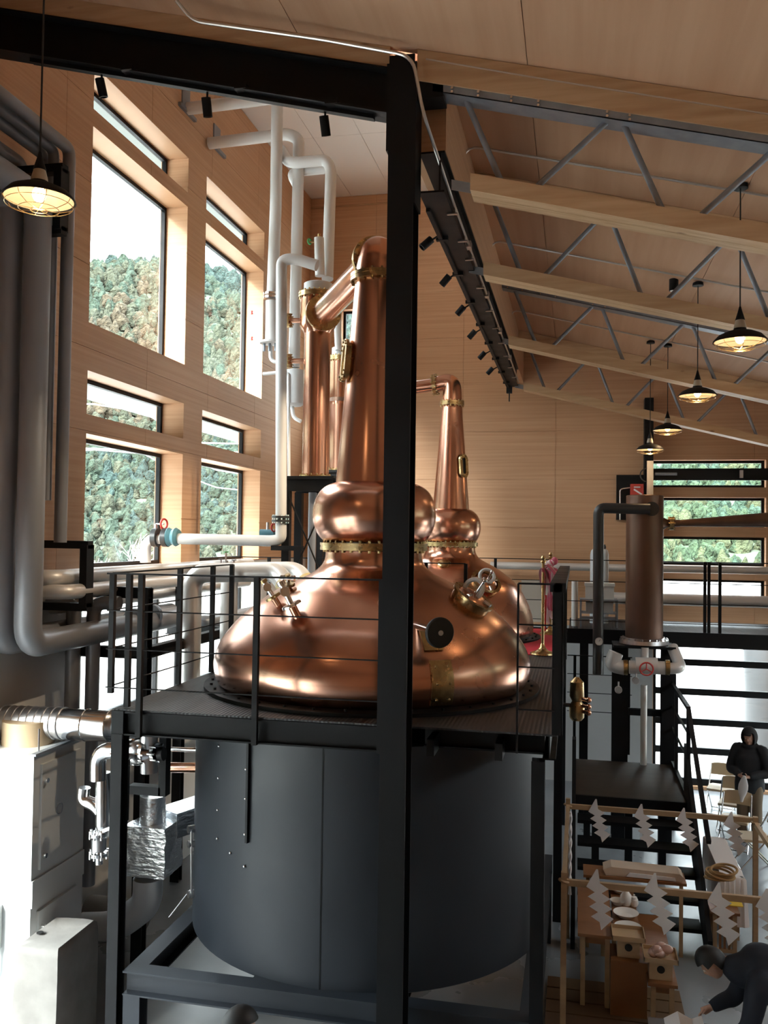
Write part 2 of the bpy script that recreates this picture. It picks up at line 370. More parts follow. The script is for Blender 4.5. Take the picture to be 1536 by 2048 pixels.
def hillmat():
    m = HILL; nt = m.node_tree; b = nt.nodes['Principled BSDF']; ge = nt.nodes.new('ShaderNodeNewGeometry'); se = nt.nodes.new('ShaderNodeSeparateXYZ')
    r_ = nt.nodes.new('ShaderNodeMapRange'); r_.inputs[1].default_value = .3; r_.inputs[2].default_value = 1.2
    mx = nt.nodes.new('ShaderNodeMix'); mx.data_type = 'RGBA'; mx.inputs[6].default_value = (.40,.39,.37,1); mx.inputs[7].default_value = (.06,.075,.05,1)
    L = nt.links.new; L(ge.outputs['Position'], se.inputs[0]); L(se.outputs[2], r_.inputs[0]); L(r_.outputs[0], mx.inputs[0]); L(mx.outputs[2], b.inputs['Base Color'])
hillmat(); struct(g.build('ground_hills', HILL))
LEAF = bpy.data.materials.new('woodland_canopy'); LEAF.use_nodes = True
def leafmat(m):
    nt = m.node_tree; b = nt.nodes['Principled BSDF']; b.inputs['Roughness'].default_value = .9; b.inputs['Specular IOR Level'].default_value = .1; L = nt.links.new
    at = nt.nodes.new('ShaderNodeAttribute'); at.attribute_name = 'tint'
    tc = nt.nodes.new('ShaderNodeTexCoord'); no = nt.nodes.new('ShaderNodeTexNoise'); no.inputs['Scale'].default_value = .9; no.inputs['Detail'].default_value = 6
    L(tc.outputs['Object'], no.inputs['Vector'])
    mp = nt.nodes.new('ShaderNodeMapRange'); mp.inputs[1].default_value = .3; mp.inputs[2].default_value = .7; mp.inputs[3].default_value = .55; mp.inputs[4].default_value = 1.45
    L(no.outputs[0], mp.inputs[0])
    mu = nt.nodes.new('ShaderNodeVectorMath'); mu.operation = 'SCALE'; L(at.outputs['Color'], mu.inputs[0]); L(mp.outputs[0], mu.inputs['Scale']); L(mu.outputs[0], b.inputs['Base Color'])
    n2 = nt.nodes.new('ShaderNodeTexNoise'); n2.inputs['Scale'].default_value = 1.1; n2.inputs['Detail'].default_value = 4; L(tc.outputs['Object'], n2.inputs['Vector'])
    bp = nt.nodes.new('ShaderNodeBump'); bp.inputs['Strength'].default_value = 1; bp.inputs['Distance'].default_value = 2.2; L(n2.outputs[0], bp.inputs['Height']); L(bp.outputs[0], b.inputs['Normal'])
leafmat(LEAF)
def forest():
    tv, tf, tc = [], [], []
    rnd = random.Random(3)
    cols = [(.042,.064,.056), (.039,.060,.053), (.047,.066,.048), (.063,.068,.047), (.080,.066,.045), (.055,.063,.053)]
    spots = []
    for k in range(25000):
        az = math.radians(rnd.uniform(-50, 18) if k < 22000 else rnd.uniform(18, 310)); d = math.sqrt(rnd.uniform(152**2, 520**2)) if k > 8000 else rnd.uniform(146, 290)
        x, y = d*math.sin(az), d*math.cos(az); spots.append((x, y, hill_h(x, y)))
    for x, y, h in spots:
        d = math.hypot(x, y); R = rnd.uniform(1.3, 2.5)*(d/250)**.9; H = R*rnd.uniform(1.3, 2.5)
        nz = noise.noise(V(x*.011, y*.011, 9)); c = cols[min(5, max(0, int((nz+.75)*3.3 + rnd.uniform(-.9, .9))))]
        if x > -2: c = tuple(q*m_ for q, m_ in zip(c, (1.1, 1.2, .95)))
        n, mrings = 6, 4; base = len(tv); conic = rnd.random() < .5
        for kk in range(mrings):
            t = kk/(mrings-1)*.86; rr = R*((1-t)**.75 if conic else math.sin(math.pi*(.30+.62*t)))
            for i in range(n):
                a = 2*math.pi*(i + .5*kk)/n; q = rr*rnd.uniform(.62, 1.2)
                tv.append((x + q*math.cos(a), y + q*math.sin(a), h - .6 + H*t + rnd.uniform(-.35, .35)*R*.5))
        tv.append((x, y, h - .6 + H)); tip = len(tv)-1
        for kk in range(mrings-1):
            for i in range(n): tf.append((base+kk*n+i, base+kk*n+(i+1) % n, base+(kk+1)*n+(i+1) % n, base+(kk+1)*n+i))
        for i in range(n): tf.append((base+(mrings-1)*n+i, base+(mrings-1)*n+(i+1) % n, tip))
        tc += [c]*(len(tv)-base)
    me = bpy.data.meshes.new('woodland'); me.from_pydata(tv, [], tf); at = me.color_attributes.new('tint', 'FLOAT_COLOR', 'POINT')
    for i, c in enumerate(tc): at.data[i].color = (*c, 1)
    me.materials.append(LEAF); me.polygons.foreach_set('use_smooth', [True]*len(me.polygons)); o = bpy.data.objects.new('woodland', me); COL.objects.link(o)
    tag(o, 'hazy green and rusty brown woodland covering the hills outside the windows', 'woodland', kind='stuff')
forest()
for k, (za, zb_) in enumerate(((11.8, 11.5), (10.7, 10.35), (9.6, 9.2))):
    pts = []
    for i in range(17):
        t = i/16; pts.append((-24 + 1.0*t, -10 + 80*t, za*(1-t) + zb_*t - 1.6*math.sin(math.pi*((t*3) % 1))))
    tag(MB().pipe(pts, .035, .01, 5, 1).build('power_line', PLASTIC), ['highest', 'middle', 'lowest'][k] + ' pale power cable strung outside the left windows', 'cable')
for k, z in enumerate((8.4, 8.0)):
    tag(MB().pipe([(-30, 39, z+.9), (0, 39, z), (40, 39, z-.6)], .03, 3, 5, 4).build('power_line', PLASTIC), ['upper', 'lower'][k] + ' pale power cable outside the slot windows at right', 'cable')
def bare_tree(loc, h, label, seed):
    rnd = random.Random(seed); mb = MB()
    def br(p, d, L, r, lev):
        q = p + d*L; mb.cyl(p, q, r, r*.6, 5)
        if lev == 0: return
        for k in range(4 if lev > 1 else 3):
            e = (d + V(rnd.uniform(-1,1), rnd.uniform(-1,1), rnd.uniform(-.3,.7))*.75).normalized(); br(p + d*L*rnd.uniform(.5, 1), e, L*rnd.uniform(.55,.8), r*.55, lev-1)
    br(V(loc), V(.05,0,1), h*.36, h*.018, 4); tag(mb.build('bare_tree', mat('pale_bark', (.75,.73,.70), .9)), label, 'tree')
p = onX(245, 1110, -19); bare_tree((p.x, p.y, .2), 4.9, 'leafless pale tree standing outside the lower left window', 5)
mb = MB(); mb.lathe([(1.1, 0), (1.1, 2.6), (1.0, 2.75)], (4.75, 21.0, 0), n=32); tag(mb.build('outdoor_tank', mat('grey_tank', (.06,.063,.07), .4)), 'dark grey tank standing outside the glazed wall behind the folding chairs', 'tank')
# ------------------------------------------------------------------ main steel frame
CY = 6.75
col = thing('steel_column', (-1.34, CY, 0), 'tall black steel column standing before the large copper still', 'column')
mb = MB(); mb.box(-1.437, -1.237, CY-.125, CY-.110, 0, 8.36); mb.box(-1.437, -1.237, CY+.110, CY+.125, 0, 8.36); mb.box(-1.345, -1.333, CY-.11, CY+.11, 0, 8.36); mb.build('shaft', BLACK, col, False)
mb = MB(); mb.box(-1.455, -1.437, CY-.125, CY+.125, 7.62, 8.30); mb.box(-1.237, -1.222, CY-.125, CY+.125, 7.2, 8.30); mb.build('joint_plate', BLACK, col, False)
mb = MB(); mb.box(-1.50, -1.18, CY-.16, CY+.16, 0, .03); mb.build('base_plate', BLACK, col, False)
m_ = MB(); q0, q1 = onY(852, 160, CY), onY(890, 205, CY); m_.box(-1.237, q1.x, CY-.1, CY+.1, q1.z, q0.z); m_.build('beam_stub', BLACK, col, False)
# sloping black beam across the top left
def bz(x, z0=7.93): return z0 - .25*(x + 1.45)
xb = thing('steel_rafter', (-3.4, CY, 8.4), 'black steel beam sloping across the upper left under the timber ceiling', 'beam')
for nm, a, b, y0, y1 in (('web', 0, .36, CY-.006, CY+.006), ('flange', .346, .36, CY-.10, CY+.10), ('flange', 0, .014, CY-.10, CY+.10)):
    m_ = MB(); x0, x1 = XL+.01, -1.46; m_.prism([(x0, bz(x0)+a), (x1, bz(x1)+a), (x1, bz(x1)+b), (x0, bz(x0)+b)], y0, y1); m_.build(nm, BLACK, xb, False)
trk = MB(); x0, x1 = -4.62, -1.58; trk.prism([(x0, bz(x0)-.035), (x1, bz(x1)-.035), (x1, bz(x1)-.001), (x0, bz(x0)-.001)], CY-.03, CY+.03); trk.build('lighting_track', BLACK, xb, False)
for px, py in ((253, 167), (480, 205), (662, 234)):
    q = onY(px, py, CY-.1); m_ = MB(); m_.box(q.x-.05, q.x+.05, CY-.115, CY-.02, bz(q.x)-.005, bz(q.x)+.04); m_.build('clip', BLACK, xb, False)
wr = MB(); x0, x1 = XL+.01, -1.44; wr.prism([(x0, bz(x0)+.362), (x1, bz(x1)+.362), (x1, roof_z(x1)-.002), (x0, roof_z(x0)-.002)], CY-.09, CY+.09)
tag(wr.build('timber_rafter', PINE), 'brown timber rafter lying on top of the sloping black beam', 'beam')
# ridge beam running away to the back wall
rb = thing('ridge_beam', (-1.19, 11.4, 7.37), 'long black steel beam receding from the column towards the back wall', 'beam')
m_ = MB(); m_.box(-1.235, -1.035, 6.88, 16.1, 7.37, 7.386); m_.build('flange', BLACK, rb, False)
m_ = MB(); m_.box(-1.235, -1.035, 6.88, 16.1, 7.684, 7.699); m_.build('flange', BLACK, rb, False)
m_ = MB(); m_.box(-1.08, -1.065, 6.88, 16.1, 7.386, 7.684); m_.build('web', BLACK, rb, False)
m_ = MB(); m_.box(-1.235, -1.20, 7.2, 16.0, 7.34, 7.369); m_.build('lighting_track', BLACK, rb, False)
for y in (7.9, 9.0, 10.1, 11.2, 12.3, 13.4, 14.5, 15.5):
    m_ = MB(); m_.box(-1.26, -1.15, y, y+.05, 7.335, 7.369); m_.build('clip', BLACK, rb, False)
m_ = MB(); m_.box(-1.24, -1.14, 16.0, 16.1, 7.25, 7.37); m_.cyl((-1.19, 16.05, 7.1), (-1.19, 16.05, 7.3), .012, n=6); m_.build('end_stop', BLACK, rb, False)
# beam conduit with saddle clips
cdt = thing('conduit_run', (-1.07, 7, 7.5), 'bright steel conduit dropping down the column and along the receding black beam', 'conduit')
q0, q1, q2 = onY(843, 118, 6.58), onY(846, 225, 6.58), onY(858, 290, 6.95)
MB().pipe([onY(352, 0, 6.3), onY(385, 42, 6.4), onY(640, 78, 6.5), onY(825, 112, 6.56), q1, V(-1.015, 7.15, 7.42), V(-1.015, 15.9, 7.42)], .014, .12, 8, 5).build('tube', CONDUIT, cdt)
for y in (7.35, 8.05, 8.6, 9.6, 10.6, 11.5, 12.4, 13.3, 14.2, 15.1):
    m_ = MB(); m_.box(-1.08, -.99, y-.012, y+.012, 7.355, 7.369); m_.box(-1.02, -1.01, y-.012, y+.012, 7.36, 7.41); m_.build('saddle_clip', STEEL, cdt, False)
for y in (8.35, 10.1, 11.9, 13.7):
    m_ = MB(); m_.box(-1.045, -.99, y-.05, y+.05, 7.39, 7.45); m_.build('junction_box', STEEL, cdt, False)
# ------------------------------------------------------------------ roof trusses
TR = [(6.75, 7.40, 'nearest'), (9.0, 7.39, 'second'), (12.4, 7.41, 'third'), (16.0, 7.38, 'farthest')]
for k, (Y, zl, w_) in enumerate(TR):
    lab = ['nearest roof truss, its timber fixed to the top of the black column', 'roof truss next behind the nearest one, level with the first pendant lamp', 'third roof truss from the column, crossing the middle of the ceiling', 'farthest roof truss, close against the back wall'][k]
    t = thing('roof_truss', (2, Y, 7), lab, 'truss', 'timber and steel roof trusses')
    s = .25; lo = lambda x: zl - s*(x + .8); hi = lambda x: roof_z(x) - .004
    tw = .24 if k == 0 else .17; xl = -.80 if k == 0 else -.93; xr = XR - .05; tl = -1.22
    for d0 in (-.125, .003):
        m_ = MB(); m_.prism([(xl, lo(xl)-.13), (xr, lo(xr)-.13), (xr, lo(xr)), (xl, lo(xl))], Y+d0, Y+d0+.122); m_.build('bottom_chord_plank', PINE, t, False)
    for d0 in (-.115, .015):
        m_ = MB(); m_.prism([(tl, hi(tl)-tw), (xr, hi(xr)-tw), (xr, hi(xr)), (tl, hi(tl))], Y+d0, Y+d0+.10); m_.build('top_chord_plank', PINE, t, False)
    m_ = MB(); s0 = tl+.12; m_.prism([(s0, hi(s0)-tw-.06), (xr, hi(xr)-tw-.06), (xr, hi(xr)-tw), (s0, hi(s0)-tw)], Y-.10, Y-.092); m_.prism([(s0, hi(s0)-tw-.06), (xr, hi(xr)-tw-.06), (xr, hi(xr)-tw-.052), (s0, hi(s0)-tw-.052)], Y-.10, Y+.08)
    st = m_.build('steel_strip', GALV, t, False)
    m_ = MB()
    for x in (-.95, -.75, -.5, -.3, .2, .36):
        for dz in (-tw-.015, -tw-.045): m_.cyl((x, Y-.112, hi(x)+dz), (x, Y-.098, hi(x)+dz), .011, n=6)
    tag(m_.build('bolts', CHROME, st), kind='stuff')
    m_ = MB(); s0 = xl - .16; m_.prism([(s0, lo(s0)-.11), (xl+.3, lo(xl+.3)-.11), (xl+.3, lo(xl+.3)-.03), (s0, lo(s0)-.03)], Y-.0025, Y+.0025); m_.build('flitch_plate', GALV, t, False)
    nb = [-.46 + 1.18*i for i in range(7)]; nt_ = [.26 + 1.18*i for i in range(7)]
    segs = [(-.86, nb[0]-.09)] + [(nt_[i]+.06, nb[i+1]-.09) for i in range(5)]
    segs2 = [(nt_[i]-.05, nb[i]+.09) for i in range(6)]
    for a, b in segs + segs2:
        if b > xr-.1 or a > xr-.1: continue
        m_ = MB(); m_.cyl((a, Y, hi(a)-tw-.03), (b, Y, lo(b)-.04), .024, n=10); m_.build('web_rod', GALV, t)
# conduits on the low ceiling
def ceil_conduit(pts, r, label):
    tag(MB().pipe([(x, y, roof_z(x)-.02-d) for x, y, d in pts], r, .15, 8, 5).build('ceiling_conduit', CONDUIT), label, 'conduit')
ceil_conduit([(-1.08, 8.2, .75), (-1.05, 8.2, .02), (6.5, 8.2, 0)], .012, 'thin bright conduit along the ceiling between the first and second trusses')
ceil_conduit([(-1.08, 10.9, .75), (-1.05, 10.9, .02), (6.5, 10.9, 0)], .012, 'thin bright conduit along the ceiling between the second and third trusses')
ceil_conduit([(-1.08, 14.3, .75), (-1.05, 14.3, .02), (6.5, 14.3, 0)], .012, 'thin bright conduit along the ceiling between the third and farthest trusses')
tag(MB().pipe([onY(852, 118, 6.6), onY(1100, 160, 6.6), onY(1536, 228, 6.6), onY(2000, 300, 6.6)], .006, .1, 6, 3).build('pale_cable', CONDUIT), 'thin pale cable clipped along the face of the nearest truss timber', 'cable')
# ------------------------------------------------------------------ pendant lamps
def pendant(loc, ztop, R, label):
    t = thing('pendant_lamp', loc, label, 'lamp', 'black enamel pendant lamps'); x, y, z = loc; s = R/.22
    sh = MB(); sh.lathe([(.22*s, 0), (.215*s, .012*s), (.175*s, .055*s), (.11*s, .085*s), (.055*s, .10*s), (.045*s, .13*s), (.042*s, .128*s), (.05*s, .094*s), (.105*s, .078*s), (.17*s, .048*s), (.21*s, .006*s), (.216*s, -.002*s), (.22*s, 0)], loc, n=36, caps=False); sh.build('shade', BLACK, t)
    li = MB(); li.lathe([(.205*s, .003*s), (.165*s, .043*s), (.10*s, .073*s), (.05*s, .088*s)], loc, n=36, caps=False); li.build('shade_lining', LAMPIN, t)
    nk = MB(); nk.lathe([(.040*s, .185*s), (.03*s, .22*s), (.018*s, .26*s), (.008*s, .30*s)], loc, n=16); nk.build('socket', BLACK, t)
    gl = MB(); gl.lathe([(.052*s, .115*s), (.048*s, .14*s), (.036*s, .185*s)], loc, n=16, caps=False); gl.build('neck_cage', LAMPIN, t)
    bu = MB(); bu.ball((x, y, z+.035*s), .042*s, 14, 9, (1, 1, 1.2)); bu.lathe([(.018*s, .075*s), (.026*s, .12*s), (.016*s, .18*s)], loc, n=10); bu.build('bulb', BULB, t)
    w_ = MB()
    for R_, dz in ((.20, -.03), (.12, -.058), (.05, -.066)): w_.torus((x, y, z+dz*s), (0,0,1), R_*s, .0022*s, 28, 5)
    for i in range(4):
        a = math.pi*i/4; c_, s_ = math.cos(a)*s, math.sin(a)*s
        w_.pipe([(x-.215*c_, y-.215*s_, z), (x-.20*c_, y-.20*s_, z-.03*s), (x-.12*c_, y-.12*s_, z-.058*s), (x+.12*c_, y+.12*s_, z-.058*s), (x+.20*c_, y+.20*s_, z-.03*s), (x+.215*c_, y+.215*s_, z)], .0022*s, .02*s, 5, 3)
    w_.build('wire_guard', BRASS, t)
    MB().cyl((x, y, z+.28*s), (x, y, ztop-.04), .006, n=6).build('cord', RUBBER, t)
    MB().lathe([(.065, -.05), (.06, -.015), (.03, 0)], (x, y, ztop), n=16).build('canopy', BLACK, t)
    L = lamp('pendant_bulb_light', 'POINT', (0, 0, -.075*s), 3.5, (1, .68, .38), shadow_soft_size=.04); L.parent = t
q = onY(78, 400, 4.75); pendant((q.x, q.y, q.z), roof_z(q.x), 0.215, 'caged pendant lamp hanging before the grey pipes at upper left')
for k, (px, py, cx_, cy_, lab) in enumerate(((1480, 684, 1490, 372, 'largest and nearest pendant lamp at the right edge'), (1395, 792, 1397, 567, 'second nearest pendant lamp of the row at right'), (1335, 861, 1337, 690, 'third pendant lamp of the receding row at right'))):
    d = ray(cx_, cy_); t_ = (roof_z(0) - .02 - CAM.z)/(d.z + .25*d.x); q = CAM + d*t_; q2 = onY(px, py, q.y)
    pendant((q2.x, q.y, q2.z), roof_z(q2.x), .225, lab)
q = onY(1300, 900, 14.6); pendant((q.x, q.y, q.z), roof_z(q.x), .215, 'smallest and farthest pendant lamp, before the black wall post')
# ------------------------------------------------------------------ spotlights
def spot(base, tip, aim, label, r=.035, L=.12, power=None):
    t = thing('track_spotlight', base, label, 'spotlight', 'small black track spotlights'); b, p, a = V(base), V(tip), V(aim).normalized()
    MB().cyl(b, p, .009, n=6).build('arm', BLACK, t)
    MB().lathe([(r, 0), (r, L), (r*.8, L), (r*.75, L*.8)], p - a*L*.5, a, 16).build('head', BLACK, t)
    if power:
        s_ = lamp('spot_light', 'SPOT', (0,0,0), power, (1, .80, .56), spot_size=math.radians(55), spot_blend=.6, shadow_soft_size=.03); s_.parent = t
        s_.location = (p + a*(L*.55)) - b; s_.rotation_euler = a.to_track_quat('-Z', 'Y').to_euler()
for k, (px, py, Y, lab) in enumerate(((203, 176, CY, 'leftmost spotlight under the sloping black beam'), (414, 215, CY, 'middle spotlight under the sloping black beam'), (650, 252, CY, 'spotlight under the sloping black beam nearest the column'))):
    q = onY(px, py, Y); spot((q.x, Y, bz(q.x)-.035), (q.x, Y, q.z), [(.12, .3, -1), (0, .35, -1), (.05, .4, -1)][k], lab, .038, .15)
sp = [(853, 487, 'first'), (891, 561, 'second'), (921, 621, 'third'), (944, 669, 'fourth'), (964, 711, 'fifth'), (980, 742, 'sixth')]
for k, (px, py, w_) in enumerate(sp):
    d = ray(px, py); q = CAM + d*((7.29-CAM.z)/d.z)
    spot((-1.235, q.y, 7.35), (q.x, q.y, 7.29), (-.75, .25 if k else -.3, -.75), w_ + ' spotlight along the receding black beam, counted from the column', .036, .12, 170 if k < 4 else 80)
q = onY(1347, 668, 11.2); t = thing('ceiling_downlight', (q.x, q.y, roof_z(q.x)), 'small black cylinder downlight on the ceiling between two pendant lamps', 'light')
MB().cyl((q.x, q.y, roof_z(q.x)), (q.x, q.y, roof_z(q.x)-.14), .055, n=18).build('housing', BLACK, t); MB().cyl((q.x, q.y, roof_z(q.x)-.141), (q.x, q.y, roof_z(q.x)-.143), .045, n=18).build('lens', PLASTIC, t)
# ------------------------------------------------------------------ copper pot stills
SM = {}
SC = V(-2.0, 8.8, 0)
BODY = [(1.46,3.16),(1.53,3.21),(1.565,3.30),(1.575,3.40),(1.555,3.50),(1.51,3.60),(1.44,3.70),(1.345,3.81),(1.22,3.92),(1.08,4.03),(.93,4.125),(.77,4.20),(.64,4.26),(.56,4.315),(.51,4.375),(.49,4.44),(.487,4.50)]
BULB_P = [(.487,4.585),(.535,4.62),(.585,4.69),(.618,4.79),(.625,4.87),(.610,4.98),(.565,5.08),(.49,5.15),(.40,5.185)]
NECK = [(.395,5.18),(.228,7.235)]
def smooth_prof(p, sub=3):
    out = []
    for i in range(len(p)-1):
        a, b, c, d = p[max(i-1,0)], p[i], p[i+1], p[min(i+2,len(p)-1)]
        for k in range(sub):
            t = k/sub; out.append(tuple(.5*((2*b[j])+(c[j]-a[j])*t+(2*a[j]-5*b[j]+4*c[j]-d[j])*t*t+(3*b[j]-a[j]-3*c[j]+d[j])*t**3) for j in (0,1)))
    return out + [p[-1]]
def prof_r(p, z):
    if len(p) > 4: p = SM.setdefault(id(p), smooth_prof(p))
    for (r0, z0), (r1, z1) in zip(p, p[1:]):
        if z0 <= z <= z1: return r0 + (r1-r0)*(z-z0)/(z1-z0+1e-9)
    return 0
def hit(px, py, c, p):
    d = ray(px, py); d = d/d.y; t = c.y - 2.2
    while t < c.y + 2:
        q = CAM + d*t; r_ = prof_r(p, q.z)
        if r_ and math.hypot(q.x-c.x, q.y-c.y) < r_: break
        t += .004
    e = .02; s = (prof_r(p, q.z+e) - prof_r(p, q.z-e))/(2*e); rad = V(q.x-c.x, q.y-c.y, 0).normalized()
    return q, (rad + V(0,0,-s)).normalized()
def flange(parent, c, d, R, th, n, name='brass_flange', m=None, rin=None, br=.016):
    c, d = V(c), V(d).normalized(); m = m or BRASS
    mb = MB(); mb.lathe([(R*.80, -th), (R, -th), (R, -th*.12), (R*.985, -th*.1), (R*.985, th*.1), (R, th*.12), (R, th), (R*.80, th)], c, d, 56); f = mb.build(name, m, parent)
    tag(MB().bolts(c, d, R*.92, n, br, th+.022).build('bolts', m, f), kind='stuff'); return f
def patch(mb, c, p, a0, a1, z0, z1, off, n=10, mz=14):
    vs, fs = [], []
    for lay in (off, .001):
        for j in range(mz+1):
            for i in range(n+1):
                a = a0+(a1-a0)*i/n; z = z0+(z1-z0)*j/mz; r_ = prof_r(p, z)+lay; vs.append((c.x + r_*math.sin(a), c.y - r_*math.cos(a), z))
    N = (n+1)*(mz+1); idx = lambda l, j, i: l*N + j*(n+1)+i
    for j in range(mz):
        for i in range(n): fs += [(idx(0,j,i), idx(0,j,i+1), idx(0,j+1,i+1), idx(0,j+1,i))]
    for i in range(n): fs += [(idx(0,0,i), idx(0,0,i+1), idx(1,0,i+1), idx(1,0,i)), (idx(0,mz,i), idx(0,mz,i+1), idx(1,mz,i+1), idx(1,mz,i))]
    for j in range(mz): fs += [(idx(0,j,0), idx(0,j+1,0), idx(1,j+1,0), idx(1,j,0)), (idx(0,j,n), idx(0,j+1,n), idx(1,j+1,n), idx(1,j,n))]
    mb.add(vs, fs)
def oval_window(parent, c, p, az, z, h, w_, tilt):
    rad = V(math.sin(az), -math.cos(az), 0); tan = V(math.cos(az), math.sin(az), 0); nrm = (rad + V(0,0,tilt)).normalized(); up = nrm.cross(tan).normalized()*-1
    if up.z < 0: up = -up
    o = c*1.0; o.z = z; o += rad*(prof_r(p, z)-.02)
    def ring(hh, ww, d):
        pts = []
        for k in range(24):
            a = 2*math.pi*k/24; x = ww*math.cos(a); y = ww*math.sin(a) + (hh-ww)*(1 if math.sin(a) > 0 else -1); pts.append(o + tan*x + up*y + nrm*d)
        return pts
    mb = MB(); mb.sweep([ring(h, w_, 0), ring(h, w_, .045), ring(h+.03, w_+.03, .045), ring(h+.03, w_+.03, .075), ring(h*.82, w_*.6, .075), ring(h*.8, w_*.55, .05)]); f = mb.build('sight_window', BRASS, parent)
    mb = MB(); mb.sweep([ring(h*.79, w_*.54, .052), ring(h*.79, w_*.54, .056)]); mb.build('sight_glass', RUBBER, f)
    mb = MB()
    for q in ring(h+.012, w_+.012, .075)[::2]: mb.cyl(q, q + nrm*.015, .009, n=6)
    tag(mb.build('bolts', BRASS, f), kind='stuff')
def manway(parent, c, p, az, z, s, lid):
    rad = V(math.sin(az), -math.cos(az), 0); e = .04; sl = (prof_r(p, z+e)-prof_r(p, z-e))/(2*e); n_ = (rad + V(0,0,-sl)).normalized(); o = V(c.x, c.y, z) + rad*prof_r(p, z); tan = V(math.cos(az), math.sin(az), 0); up = n_.cross(tan)
    if up.z < 0: up = -up
    mb = MB(); mb.lathe([(.27*s, -.10), (.27*s, .05), (.30*s, .05), (.30*s, .075), (.235*s, .075), (.235*s, .04)], o, n_, 40); mw = mb.build('manway_collar', BRASS, parent)
    mb = MB(); mb.lathe([(.233*s, .05), (.20*s, .075), (.10*s, .10), (.0, .105)], o, n_, 36); mb.build('manway_door', COPPER2, mw)
    mb = MB(); mb.torus(o + n_*.17*s + up*.06*s, lid, .135*s, .032*s, 28, 8); mb.build('clamp_ring', PLASTIC, mw)
    mb = MB(); q = o + n_*.12*s; mb.cyl(q - tan*.22*s, q + tan*.22*s, .022*s, n=10); mb.cyl(q, q + n_*.22*s, .024*s, n=10); mb.ball(q + n_*.24*s, .035*s); mb.cyl(q - up*.26*s, q - up*.16*s, .04*s, n=10); mb.build('clamp_bar', CHROME, mw)
def still(c, s, lab, arm_to, elbow_h, details, neckp, bulbp, bodyp, elbow_r, arm_r, kf=.75):
    t = thing('copper_still', (c.x, c.y, 3.15), lab, 'still', 'copper pot stills')
    R0 = bodyp[0][0]
    mb = MB(); mb.lathe([(R0-.06, 3.152), (R0*1.14, 3.152), (R0*1.14, 3.185), (R0*1.03, 3.19), (R0*1.02, 3.23), (R0-.03, 3.24)], c, n=96); br_ = mb.build('base_ring', BLACK, t)
    tag(MB().bolts((c.x, c.y, 3.19), (0,0,1), R0*1.09, 36, .014, .016).build('bolts', BLACK, br_), kind='stuff')
    MB().lathe(smooth_prof(bodyp), c, n=96, caps=False).build('pot', COPPER, t)
    zf = bodyp[-1][1]; flange(t, (c.x, c.y, zf+.042), (0,0,1), bodyp[-1][0]*1.12, .036*s, 34, br=.014*s)
    MB().lathe(smooth_prof(bulbp), c, n=72, caps=False).build('boil_ball', COPPER, t)
    nk = [(neckp[0][0]+.006, neckp[0][1]-.004)] + [tuple(neckp[0][j]*(1-k/6)+neckp[1][j]*k/6 for j in (0,1)) for k in range(7)]
    MB().lathe(nk, c, n=56, caps=False).build('neck', COPPER, t)
    zt = neckp[1][1]; flange(t, (c.x, c.y, zt+.04*s), (0,0,1), neckp[1][0]*1.22, .038*s, 16, br=.013*s)
    # swan neck and lyne arm
    a = V(arm_to) - V(c.x, c.y, zt+elbow_h); d = a.normalized(); z1 = zt+.08*s; tip = V(c.x, c.y, zt+elbow_h); hd = V(d.x, d.y, 0).normalized()
    k0 = V(c.x, c.y, z1); kk = elbow_h*kf; p1 = tip + d*kk
    pts = []
    for i in range(13):
        u = i/12; pts.append((k0*(1-u)**3 + (k0+V(0,0,elbow_h*.85))*(3*u*(1-u)**2) + (p1-d*elbow_h*.8+V(0,0,elbow_h*.12))*(3*u*u*(1-u)) + p1*u**3))
    r0 = neckp[1][0]; mb = MB(); dd = (pts[1]-pts[0]).normalized(); x = dd.orthogonal().normalized(); rings = []
    for i, q in enumerate(pts):
        tt = (pts[min(i+1,12)]-pts[max(i-1,0)]).normalized(); x = (x-tt*x.dot(tt)).normalized(); y = tt.cross(x); u = i/12; rings.append(mb._ring(q, x, y, r0*(1-u)+elbow_r*u, 32))
    mb.sweep(rings, False); mb.build('swan_neck', COPPER, t)
    flange(t, p1, d, elbow_r*1.45, .03*s, 14, br=.013*s)
    ar = MB(); ar.cyl(p1, V(arm_to), arm_r[0], arm_r[1], 28); ar.build('lyne_arm', COPPER2 if details else COPPER, t)
    flange(t, V(arm_to) - d*.05, d, arm_r[1]*1.5, .025*s, 16, br=.012*s)
    return t
C1 = onY(633, 800, 11.3); C1.z = 0
st1 = still(SC, 1.0, 'large copper pot still with round boil ball, directly behind the black column', (C1.x+.13, C1.y-.22, onY(646, 628, 11.1).z), .27, True, NECK, BULB_P, BODY, .165, (.150, .155), .42)
oval_window(st1, SC, NECK, math.radians(-62), onY(700, 720, 8.6).z, .19, .075, .08)
# fittings on the big pot
q, n_ = hit(858, 1250, SC, BODY); az = math.atan2(q.x-SC.x, SC.y-q.y)
mb = MB(); patch(mb, SC, BODY, az-.075, az+.055, 3.22, 3.60, .018); pl = mb.build('brass_plate', BRASS, st1)
mb = MB()
for z in (3.27, 3.41, 3.55):
    for a in (az-.045, az+.03):
        r_ = prof_r(BODY, z); mb.ball((SC.x+(r_+.016)*math.sin(a), SC.y-(r_+.016)*math.cos(a), z), .014, 8, 5)
tag(mb.build('rivets', BRASS, pl), kind='stuff')
mb = MB(); patch(mb, SC, BODY, az-.09, az+.03, 3.68, 3.86, .02); br_ = mb.build('shaft_bracket', BRASS, st1)
b0, _ = hit(835, 1252, SC, BODY); e0 = onY(878, 1265, b0.y-.36); d = (e0-b0).normalized()
MB().cyl(b0-d*.05, e0, .035, .03, 16).build('crank_shaft', CHROME, st1)
